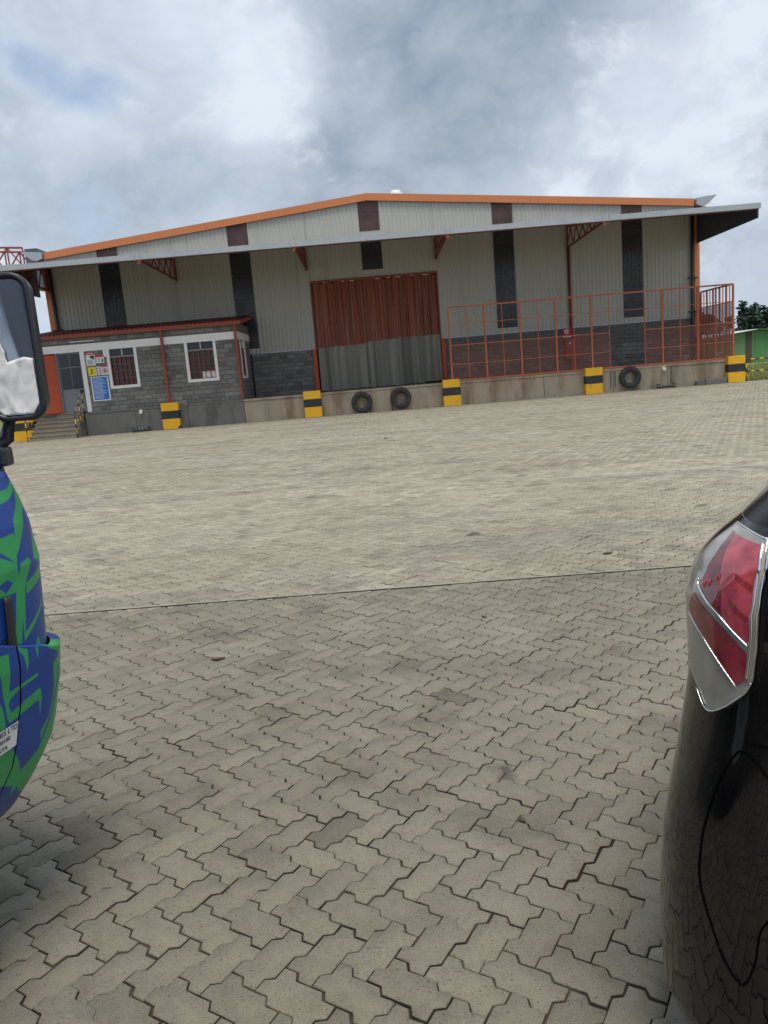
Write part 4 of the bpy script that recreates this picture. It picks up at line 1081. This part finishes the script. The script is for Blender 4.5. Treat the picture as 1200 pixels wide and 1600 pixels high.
# grab handle and headlamps
patch(cs_, lambda u, v: (-.284+.024*u, .985+.160*v), 4, 10, .009).obj('grab_handle', M_TRIM, tk, True, solid=.012)
patch(cs_, lambda u, v: (-.300+.055*u, .955+.07*v), 4, 4, .004).obj('handle_recess', M_TRIM, tk, True)
MB().path([bs.w(.55+.03*i, .80, .01) for i in range(9)], .05, 10).obj('headlamp', M_CHROME, tk, True)
# chassis, wheels and box body behind the cab
def tw(x, y, z): return cs_.tow(x, y, z)
def tbox(mb, x0, x1, y0, y1, z0, z1):
    k = len(mb.v); mb.v += [tw(x, y, z) for z in (z0, z1) for y in (y0, y1) for x in (x0, x1)]
    mb.f += [tuple(k+i for i in q) for q in ((0, 2, 3, 1), (4, 5, 7, 6), (0, 1, 5, 4), (2, 6, 7, 3), (0, 4, 6, 2), (1, 3, 7, 5))]; return mb
tbox(MB(), -.42, .42, -6.6, -.3, .55, .80).obj('chassis', M_TRIM, tk)
tbox(MB(), -1.12, 1.12, -7.0, -2.05, 1.05, 3.1).obj('cargo_box', mat('white_box_body', (.62, .63, .64), .5, .05), tk)
for (x, y) in ((.88, -.95), (-.88, -.95), (.88, -5.2), (-.88, -5.2)):
    prof = [(0, -.05), (.2, -.06), (.24, -.10), (.36, -.12), (.43, -.10), (.45, -.04), (.45, .08), (.42, .12), (.2, .12), (0, .12)]
    mb = MB(); mb.lathe(prof, 28, (0, 0, 0), 0)
    if x > 0: mb.v = [(-a, b2, c2) for a, b2, c2 in mb.v]
    mb.v = [tw(x+a, y+b2, .45+c2) for a, b2, c2 in mb.v]
    wl = mb.obj('wheel', M_RUB, tk, True)
    mb = MB().lathe([(0, -.09), (.08, -.09), (.10, -.06), (.19, -.065), (.215, -.10), (.23, -.10)], 20, (0, 0, 0), 0)
    if x > 0: mb.v = [(-a, b2, c2) for a, b2, c2 in mb.v]
    mb.v = [tw(x+a, y+b2, .45+c2) for a, b2, c2 in mb.v]
    mb.obj('rim', M_GALV, wl, True)
# owner label on the step panel
lab = patch(bs, lambda u, v: (-.52+.229*u, .705+.071*v), 20, 4, .003).obj('owner_label', M_SIGNW, tk, True); lab['label'] = 'white owner label with black lettering'
def wrap_text(body, size, q1, z, sp=1.0):
    me = text_mesh(body, size, M_INK, 'lettering', 'RIGHT', sp)
    off = WL(lab)
    for v in me.vertices:
        v.co = Vector(bs.w(q1+v.co.x, z+v.co.y, .0036+v.co.z))-off
    child('lettering', me, lab)
wrap_text('NERIES LTD', .0225, -.2935, .7565); wrap_text('20100', .019, -.3215, .7345); wrap_text('KENYA', .019, -.330, .712)

# wing mirror: black housing, glass and arm
mc = Vector((-1.052, 2.315, 1.845)); mn = Vector((.02, -1, -.0)).normalized(); mu = Vector((0, 0, 1)); mr = mu.cross(mn).normalized()
mr = -mr if mr.x < 0 else mr; mu = mn.cross(mr); mu = -mu if mu.z < 0 else mu
def rrect(w, h, r, n=7):
    P = []
    for cx_, cy_, a0 in ((w-r, h-r, 0), (-w+r, h-r, 90), (-w+r, -h+r, 180), (w-r, -h+r, 270)):
        for i in range(n+1):
            a = R(a0+90*i/n); P.append((cx_+r*math.cos(a), cy_+r*math.sin(a)))
    return P
def mp(x, y, d): return tuple(mc+mr*x+mu*y+mn*d)
hw, hh = .083, .212
rings = []
for (w, h, r, d) in ((.03, .12, .03, -.085), (.06, .18, .04, -.075), (hw-.006, hh-.006, .05, -.04), (hw, hh, .05, 0), (hw, hh, .05, .012), (hw-.004, hh-.004, .048, .018), (hw-.013, hh-.015, .04, .016), (hw-.016, hh-.019, .038, .004)):
    rings.append([mp(x, y, d) for x, y in rrect(w, h, r)])
hb = loft(rings); hb.f.append(tuple(range(len(rings[0]))))
hs = hb.obj('mirror_housing', M_TRIM, tk, True)
def mirror_mat():
    m = bpy.data.materials.new('mirror_glass'); m.use_nodes = True; b = m.node_tree.nodes['Principled BSDF']
    b.inputs['Base Color'].default_value = (.62, .68, .78, 1); b.inputs['Metallic'].default_value = 1; b.inputs['Roughness'].default_value = .02; return m
gb = MB(); gb.v = [mp(x, y, .005) for x, y in rrect(hw-.015, hh-.018, .038)]; gb.f = [tuple(range(len(gb.v)))]
gb.obj('mirror_glass', mirror_mat(), hs)
MB().path([mp(-.05, -.17, -.06), mp(-.075, -.26, -.05), mp(-.12, -.30, -.02), mp(-.20, -.30, 0)], .022, 8).obj('mirror_arm', M_TRIM, tk, True)
b = MB()
tb = Vector((-1.128, 2.33, 1.53))
b.box(tb.x-.06, tb.x+.016, tb.y-.03, tb.y+.03, tb.z-.028, tb.z+.030); b.box(tb.x-.05, tb.x-.012, tb.y-.02, tb.y+.02, tb.z-.12, tb.z-.028)
o = b.obj('mirror_bracket', M_TRIM, tk); md = o.modifiers.new('b', 'BEVEL'); md.width = .01; md.segments = 2
# reflected white shirt, modelled as an added crumpled sheet over the lower mirror
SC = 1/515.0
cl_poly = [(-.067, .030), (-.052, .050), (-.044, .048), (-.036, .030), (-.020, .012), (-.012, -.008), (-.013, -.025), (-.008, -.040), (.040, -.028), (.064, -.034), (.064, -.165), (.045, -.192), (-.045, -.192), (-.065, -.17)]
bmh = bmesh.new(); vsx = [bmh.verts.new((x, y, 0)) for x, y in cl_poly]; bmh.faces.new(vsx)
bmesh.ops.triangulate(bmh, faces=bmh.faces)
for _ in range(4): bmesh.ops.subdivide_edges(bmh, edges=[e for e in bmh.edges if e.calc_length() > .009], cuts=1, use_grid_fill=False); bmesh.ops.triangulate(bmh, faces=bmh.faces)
me = bpy.data.meshes.new('shirt_reflection'); 
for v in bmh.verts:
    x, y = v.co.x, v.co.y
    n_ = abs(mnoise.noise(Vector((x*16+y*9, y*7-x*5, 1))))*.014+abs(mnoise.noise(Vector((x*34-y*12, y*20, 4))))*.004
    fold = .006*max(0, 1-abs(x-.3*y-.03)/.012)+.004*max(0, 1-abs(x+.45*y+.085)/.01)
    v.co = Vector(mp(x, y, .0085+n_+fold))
bmesh.ops.recalc_face_normals(bmh, faces=bmh.faces); bmh.to_mesh(me); bmh.free(); me.materials.append(M_REFL); me.polygons.foreach_set('use_smooth', [True]*len(me.polygons))
clo = bpy.data.objects.new('shirt_reflection', me); COL.objects.link(clo); md = clo.modifiers.new('t', 'SOLIDIFY'); md.thickness = .0015
tag(clo, 'white shirt reflection shaped as a sheet over the lower half of the truck mirror', 'cloth')

# ---- dark car, its rear corner and tail lamp
CO = (1.04622, 2.15724); CA = R(55)
CARL = [(.20, .88, .05, .26), (.25, .915, .0786, .26), (.351, .92, .081, .26), (.45, .92, .0826, .26), (.542, .92, .078, .26), (.63, .92, .071, .26), (.71, .918, .059, .26), (.80, .915, .043, .26), (.884, .912, .030, .26), (.94, .91, .021, .26), (1.0, .908, .0145, .26), (1.10, .90, .019, .26), (1.19, .892, .020, .26), (1.23, .888, .006, .26), (1.26, .884, -.011, .26), (1.294, .88, -.041, .26), (1.335, .872, -.088, .26)]
CARU = [(1.335, .871, -.089, .26), (1.394, .86, -.150, .26), (1.50, .82, -.265, .24), (1.60, .77, -.36, .22), (1.66, .70, -.45, .2), (1.69, .60, -.6, .2)]
k_, ku = Shell(CARL, CO, CA, -1), Shell(CARU, CO, CA, -1)
car = thing('dark_car', (CO[0]-.0, CO[1], 0), 'glossy black car with wrap-around red tail lamp', 'car')
def paint_mat():
    m = bpy.data.materials.new('black_car_paint'); m.use_nodes = True; t = m.node_tree; t.nodes.clear(); g = N(t)
    out = g.a('ShaderNodeOutputMaterial'); b = g.a('ShaderNodeBsdfPrincipled', {'Roughness': .35, 'Base Color': (.005, .005, .006, 1), 'Coat Weight': 1.0, 'Coat Roughness': .02, 'Coat IOR': 1.55, 'Specular IOR Level': .0}); t.links.new(b.outputs[0], out.inputs[0])
    pos = g.a('ShaderNodeNewGeometry').outputs['Position']
    n = g.noise(pos, 5, 5, .6); c = g.mix(g.ramp(n, .4, .75, 0, .6), (.004, .004, .005), (.012, .011, .010)); t.links.new(c, b.inputs['Base Color'])
    t.links.new(g.ramp(g.noise(pos, 30, 5, .7), .45, .75, .008, .035), b.inputs['Coat Roughness'])
    return m
M_PAINT = paint_mat()
def smooth_levels(z0, z1, n): return [z0+(z1-z0)*i/n for i in range(n+1)]
CL = 4.5
loft([k_.outline(z, CL, 14, 40) for z in smooth_levels(.20, 1.335, 72)]).obj('body', M_PAINT, car, True)
loft([ku.outline(z, CL-1.2, 14, 30) for z in smooth_levels(1.335, 1.69, 18)]).obj('glasshouse', mat('black_glass', (.006, .006, .007), .22, .05, spec=.2), car, True)
rt = MB(); rt.v = ku.outline(1.69, CL-1.2, 14, 30); rt.f = [tuple(range(len(rt.v)))]; rt.obj('roof', M_PAINT, car)
rt = MB(); rt.v = k_.outline(1.335, CL, 14, 40); rt.f = [tuple(range(len(rt.v)))]; rt.obj('shoulder', M_PAINT, car)
rt = MB(); rt.v = k_.outline(.20, CL, 14, 40); rt.f = [tuple(range(len(rt.v)))]; rt.obj('underbody', M_TRIM, car)
# tail lamp
def lens_mat(name, col, rough, trans):
    m = bpy.data.materials.new(name); m.use_nodes = True; t = m.node_tree; t.nodes.clear(); g = N(t)
    out = g.a('ShaderNodeOutputMaterial'); b = g.a('ShaderNodeBsdfPrincipled', {'Roughness': rough, 'Coat Weight': 1.0, 'Coat Roughness': .03, 'Coat IOR': 1.6}); t.links.new(b.outputs[0], out.inputs[0])
    pos = g.a('ShaderNodeNewGeometry').outputs['Position']
    n = g.noise(g.vm('MULTIPLY', pos, (14, 14, 9)).outputs[0], 1.6, 3, .5)
    c = g.mix(g.ramp(n, .38, .62), col, tuple(x*trans for x in col)); t.links.new(c, b.inputs['Base Color']); return m
M_LENSC = lens_mat('reflection_grey_lens', (.34, .32, .28), .12, .85)  # the reflected paving is put into this grey-beige lens colour
M_LENSR = lens_mat('pale_red_lens', (.52, .07, .09), .15, .62)
M_LENSD = lens_mat('deep_red_lens', (.30, .035, .045), .15, .6)
M_LENSX = lens_mat('dark_red_lens', (.20, .018, .028), .15, .5)
lamp_l = [(-.0139, .9728), (.0228, 1.006), (.056, 1.038), (.066, 1.105), (.074, 1.172), (.088, 1.222), (.100, 1.285), (.098, 1.330)]
lamp_r = [(-.030, .978), (-.094, 1.0327), (-.112, 1.0652), (-.120, 1.1228), (-.1225, 1.19), (-.100, 1.258), (-.058, 1.302), (-.030, 1.322)]
tl = patch(k_, ruledl(lamp_l, lamp_r), 22, 49, .008).obj('tail_lamp', M_LENSC, car, True, solid=.008); tl['label'] = 'wrap-around red tail lamp with chrome line'
up_l = [(.0209, 1.2172), (.0269, 1.2434), (.0423, 1.2811), (.062, 1.309), (.072, 1.320)]
up_s = [(-.0559, 1.1717), (-.0428, 1.2138), (-.0095, 1.2567), (.0223, 1.2886), (.050, 1.317)]
up_r = [(-.1083, 1.137), (-.1137, 1.1933), (-.092, 1.254), (-.050, 1.298), (-.034, 1.312)]
patch(k_, ruled(up_l, up_s), 10, 20, .0143).obj('dark_red_lens', M_LENSX, tl, True)
patch(k_, ruled(up_s, up_r), 12, 20, .0145).obj('pale_red_lens', M_LENSR, tl, True)
for A, B in (([(-.0441, 1.2586), (-.0523, 1.2478)], [(-.092, 1.2441), (-.097, 1.2328)]), ([(-.0602, 1.2117), (-.0653, 1.2003)], [(-.1081, 1.1859), (-.1033, 1.1764)])):
    patch(k_, ruledl(A, B), 8, 2, .0150).obj('reflector_bar', M_LENSD, tl, True)
patch(k_, ruledl([(-.0817, 1.0483), (-.0239, 1.1067), (.0336, 1.1459), (.050, 1.166)], [(-.1027, 1.0672), (-.1061, 1.1167), (-.0631, 1.1502), (.0327, 1.199)]), 12, 18, .0142).obj('lower_red_lens', M_LENSD, tl, True)
def strip_on(sh, pts, r, m, name, parent, off=.014, n=6, sub=6, lin=False):
    fn = lerp_lin if lin else lerp_poly
    P = [sh.w(*fn(pts, i/(sub*(len(pts)-1))), off) for i in range(sub*(len(pts)-1)+1)]
    return MB().path(P, r, n).obj(name, m, parent, True)
strip_on(k_, [(.0342, 1.228), (.0288, 1.2177), (.0031, 1.2038), (-.0406, 1.180), (-.0769, 1.1539), (-.1083, 1.1319)], .0026, M_CHROME, 'chrome_line', tl, .0155)
strip_on(k_, [(-.031, 1.317), (-.0802, 1.2728), (-.110, 1.2113), (-.1135, 1.1448), (-.1052, 1.0705)], .0030, M_CHROME, 'chrome_edge', tl, .0150)
strip_on(k_, [(-.036, 1.325), (-.088, 1.278), (-.1195, 1.2113), (-.1215, 1.1448), (-.113, 1.0705), (-.094, 1.036)], .0018, M_CHROME, 'lens_rim', tl, .0150)
strip_on(k_, [(.098, 1.331), (.04, 1.329), (-.030, 1.322)], .0022, M_CHROME, 'lens_rim', tl, .013)
strip_on(k_, [(-.113, 1.064), (-.094, 1.034), (-.022, .976), (.0228, 1.006)], .0016, M_CHROME, 'lens_rim', tl, .0150)
strip_on(k_, [(.0484, 1.1544), (-.0053, 1.1197), (-.0478, 1.083), (-.0844, 1.0467)], .0012, M_CHROME, 'lens_seam', tl, .0150)
M_LED = lens_mat('bright_red_bulb', (.62, .02, .025), .3, .7)
for q, z in ((.010, 1.219), (-.003, 1.226), (-.016, 1.240)):
    c0 = Vector(k_.w(q, z, .0143)); nrm_ = (Vector(k_.w(q, z, .1))-Vector(k_.w(q, z, 0))).normalized(); rq = nrm_.to_track_quat('Z', 'Y')
    mb = MB().lathe([(0, .0014), (.004, .0012), (.0062, .0005), (.0068, -.001)], 12, (0, 0, 0), 2); mb.v = [tuple(c0+rq @ Vector((v[0]*.8, v[1]*1.5, v[2]))) for v in mb.v]
    mb.obj('bulb', M_LED, tl, True)
# bumper corner panel with its dark shut line
gp = [(-.30, .80), (-.20, .85), (-.152, .885), (-.124, .911), (-.1008, .920), (-.0836, .905), (-.0598, .832), (-.0486, .7395), (-.0509, .667), (-.0631, .60), (-.0922, .536), (-.1236, .474), (-.1505, .438), (-.169, .438), (-.1844, .493), (-.20, .593), (-.30, .66)]
M_GAP = mat('shut_line_black', (.004, .004, .004), 1.0, .02, spec=0.0)
strip_on(k_, gp, .0024, M_GAP, 'shut_line', car, .0005, 6, 5)
strip_on(k_, [(-.10, .94), (-.16, .945), (-.4, .96), (-1.0, .98)], .0022, M_GAP, 'shut_line', car, .0003)
for (x, y) in ((-.80, -.92), (.80, -.92), (-.80, -3.6), (.80, -3.6)):
    s_ = -1 if x < 0 else 1
    mb = MB().lathe([(0, .05), (.20, .06), (.23, .09), (.31, .105), (.345, .08), (.35, .02), (.35, -.10), (.2, -.12), (0, -.12)], 28, (0, 0, 0), 0)
    mb.v = [k_.tow(x+s_*(a+.035), y+b2, .35+c2) for a, b2, c2 in mb.v]; wl = mb.obj('wheel', M_RUB, car, True)
    mb = MB().lathe([(0, .085), (.05, .085), (.06, .07), (.20, .072), (.225, .10)], 20, (0, 0, 0), 0); mb.v = [k_.tow(x+s_*(a+.036), y+b2, .35+c2) for a, b2, c2 in mb.v]
    mb.obj('rim', M_GALV, wl, True)

# ------------------------------------------------------------------ beyond the dock: shed, trees, shrub, grass
sh_ = thing('green_shed', (37, 75, 0), 'long low green metal shed with white roof edge in the field', 'shed')
SX0, SXM, SX1, SYF = 31.0, 36.9, 42.8, 75.0
M_GREEN = mat('faded_green_sheet', (.085, .25, .085), .6, .3, .6, col2=(.15, .27, .13), c2=(.45, .65), stretch=(2, 1, .4))
zt_ = lambda x: 3.02-.105*abs(x-SXM)
for i in range(12):
    xa = SX0+(SX1-SX0)*i/12; xb = SX0+(SX1-SX0)*(i+1)/12-.02
    MB().prism([(xa, -.05), (xb, -.05), (xb, zt_(xb)), (xa, zt_(xa))], 1, SYF+(.02 if i % 2 else 0), SYF+.12).obj('wall_sheet', M_GREEN, sh_)
MB().box(36.0, 36.55, SYF-.05, SYF-.005, 0, 2.86).obj('wooden_post', mat('weathered_post', (.10, .075, .055), .9), sh_)
M_WROOF = mat('white_roof_sheet', (.72, .73, .74), .5, .04)
for s_ in (-1, 1):
    xe = SXM+s_*6.3
    MB().prism([(SXM, zt_(SXM)+.02), (xe, zt_(xe)+.02), (xe, zt_(xe)+.18), (SXM, zt_(SXM)+.06)], 1, SYF-.5, SYF+14).obj('roof_sheet', M_WROOF if s_ < 0 else M_GREEN, sh_)
MB().box(SX0+.05, SX0+.15, SYF+.2, SYF+13.5, 0, zt_(SX0)-.02).obj('side_wall', M_GREEN, sh_); MB().box(SX1-.15, SX1-.05, SYF+.2, SYF+13.5, 0, zt_(SX1)-.02).obj('side_wall', M_GREEN, sh_)

def leaf_mat(name, c1, c2):
    m = bpy.data.materials.new(name); m.use_nodes = True; t = m.node_tree; t.nodes.clear(); g = N(t)
    out = g.a('ShaderNodeOutputMaterial'); b = g.a('ShaderNodeBsdfPrincipled', {'Roughness': .7}); t.links.new(b.outputs[0], out.inputs[0])
    geo = g.a('ShaderNodeNewGeometry'); n = g.noise(geo.outputs['Position'], .5, 4, .6)
    c = g.mix(g.ramp(n, .35, .65), c1, c2); c = g.mix(g.m('MULTIPLY', geo.outputs['Random Per Island'], .4), c, c2)
    t.links.new(c, b.inputs['Base Color']); return m
M_LEAF = [leaf_mat('hazed_cypress_leaf', (.026, .052, .042), (.045, .080, .055)), leaf_mat('gum_leaf', (.045, .072, .045), (.07, .10, .055))]  # leaf colours lightened and blued to hold the distance haze
M_BARK = mat('grey_bark', (.12, .10, .08), .95, .3, 3)
def crown(mb, c, rx, rz, n, size, seed):
    r = random.Random(seed)
    lobes = [(r.gauss(0, .42), r.gauss(0, .42), r.uniform(-.85, .85)) for _ in range(16)]
    for i in range(n):
        lx, ly, lz = r.choice(lobes); taper = 1.0-.45*max(0, lz)
        d = Vector((r.gauss(0, 1), r.gauss(0, 1), r.gauss(0, 1))).normalized()*(.36*r.random()**.4)
        p = Vector((c[0]+(lx*taper+d.x)*rx, c[1]+(ly*taper+d.y)*rx, c[2]+(lz*.75+d.z*.8)*rz))
        s = size*r.uniform(.5, 1.2); u = Vector((r.gauss(0, 1), r.gauss(0, 1), r.gauss(0, .6))).normalized(); v = u.orthogonal().normalized()
        v = (v*math.cos(i)+u.cross(v)*math.sin(i))
        mb.quad(p-u*s, p+v*s*.5, p+u*s, p-v*s*.5)
TREES = []
for v in range(4):
    h = (10, 9, 11, 8)[v]
    cb = MB(); crown(cb, (0, 0, h*.58), (2.6, 3.0, 2.2, 2.7)[v], h*.46, 1700, .42, 50+v)
    tb_ = MB().path([(0, 0, -.1), (.1, 0, h*.3), (0, .1, h*.65), (.05, 0, h*.92)], [.28, .2, .12, .04], 8)
    rr_ = random.Random(v)
    for i in range(7):
        a = i*2.4; z = h*(.2+.09*i); tb_.path([(0, 0, z), (math.cos(a)*.9, math.sin(a)*.9, z+.5), (math.cos(a)*1.7, math.sin(a)*1.7, z+1.0)], [.08, .05, .02], 5)
    TREES.append((cb.mesh('crown', M_LEAF[1 if v == 3 else 0], fixn=False), tb_.mesh('trunk', M_BARK, smooth=True)))
def tree(v, x, y, s, label, sx=1.0):
    t = thing('tree', (x, y, -.05), label, 'tree', 'dark trees beyond the field'); t.rotation_euler.z = random.random()*6; t.scale = (s*sx, s*sx, s)
    child('crown', TREES[v][0], t); child('trunk', TREES[v][1], t)
rr_ = random.Random(3)
for i in range(17):
    x = 48+i*2.55+rr_.uniform(-.7, .7); y = 122+rr_.uniform(-5, 7)
    tree((0, 2, 1, 0, 2)[i % 5], x, y, rr_.uniform(.64, .80)*(1.06 if i in (3, 4, 9) else .95), 'dark evergreen tree in the tall belt beyond the green shed', 1.3)
for x, s in ((53.0, .54), (58.2, .58), (63.5, .55), (67, .60), (49, .50), (71, .52)):
    tree(3, x, 112, s, 'lower olive green tree in front of the dark tree belt', 1.25)
sb_ = MB(); crown(sb_, (36.9, 70, .55), .8, .8, 420, .13, 9)
t = thing('shrub', (36.9, 70, -.05), 'small brownish shrub growing in front of the green shed', 'shrub')
sb_.obj('foliage', leaf_mat('dry_leaf', (.09, .085, .04), (.13, .10, .05)), t, fixn=False)
b = MB()
for i in range(6): b.path([(36.9, 70, -.05), (36.9+.2*math.cos(i), 70+.2*math.sin(i), .4), (36.9+.5*math.cos(i), 70+.5*math.sin(i), .9)], [.02, .015, .006], 5)
b.obj('stem', M_BARK, t)
# grass blades near the rail
gv = []; gf = []
rg = np.random.default_rng(4); ng = 16000
gx = rg.uniform(17.2, 34, ng); gy = 36.7+rg.uniform(0, 1, ng)**1.6*30
for i in range(ng):
    hgt = rg.uniform(.05, .20); a = rg.uniform(0, 6.28); dx, dy = math.cos(a)*.02, math.sin(a)*.02; k = len(gv)
    gv += [(gx[i]-dx, gy[i]-dy, -.06), (gx[i]+dx, gy[i]+dy, -.06), (gx[i]+rg.uniform(-.06, .06), gy[i]+rg.uniform(-.06, .06), -.06+hgt)]; gf.append((k, k+1, k+2))
mb = MB(); mb.v = gv; mb.f = gf
tag(mb.obj('grass', leaf_mat('grass_blade', (.13, .19, .035), (.26, .25, .09)), fixn=False), 'short green and straw coloured field grass behind the guard rail', 'grass', kind='stuff')

# ------------------------------------------------------------------ litter on the paving
M_DRY = mat('dry_leaf_brown', (.085, .06, .035), .8, .3, 60)
def leaf(x, y, a, L, label):
    f = lambda u, v: (x+math.cos(a)*(u-.5)*L-math.sin(a)*(v-.5)*L*.42*math.sin(math.pi*min(max(u, .04), .96)), y+math.sin(a)*(u-.5)*L+math.cos(a)*(v-.5)*L*.42*math.sin(math.pi*min(max(u, .04), .96)), .004+.35*L*(v-.5)**2+.12*L*(u-.5)**2)
    o = MB().grid(f, 8, 4).obj('dry_leaf', M_DRY, None, True, solid=.001); tag(o, label, 'leaf')
leaf(-1.12, 4.62, .1, .09, 'curled brown dry leaf lying on the paving before the slot drain')
leaf(.62, 5.02, 2.2, .05, 'small dry leaf on the paving close to the slot drain')
leaf(.42, 2.62, 2.0, .045, 'bent dry stalk lying on the nearest pavers beside the car')
leaf(1.9, 6.45, .3, .10, 'dry leaf just past the slot drain beside the car lamp')
leaf(.2, 20.6, 1.0, .16, 'single dry leaf out in the open yard')
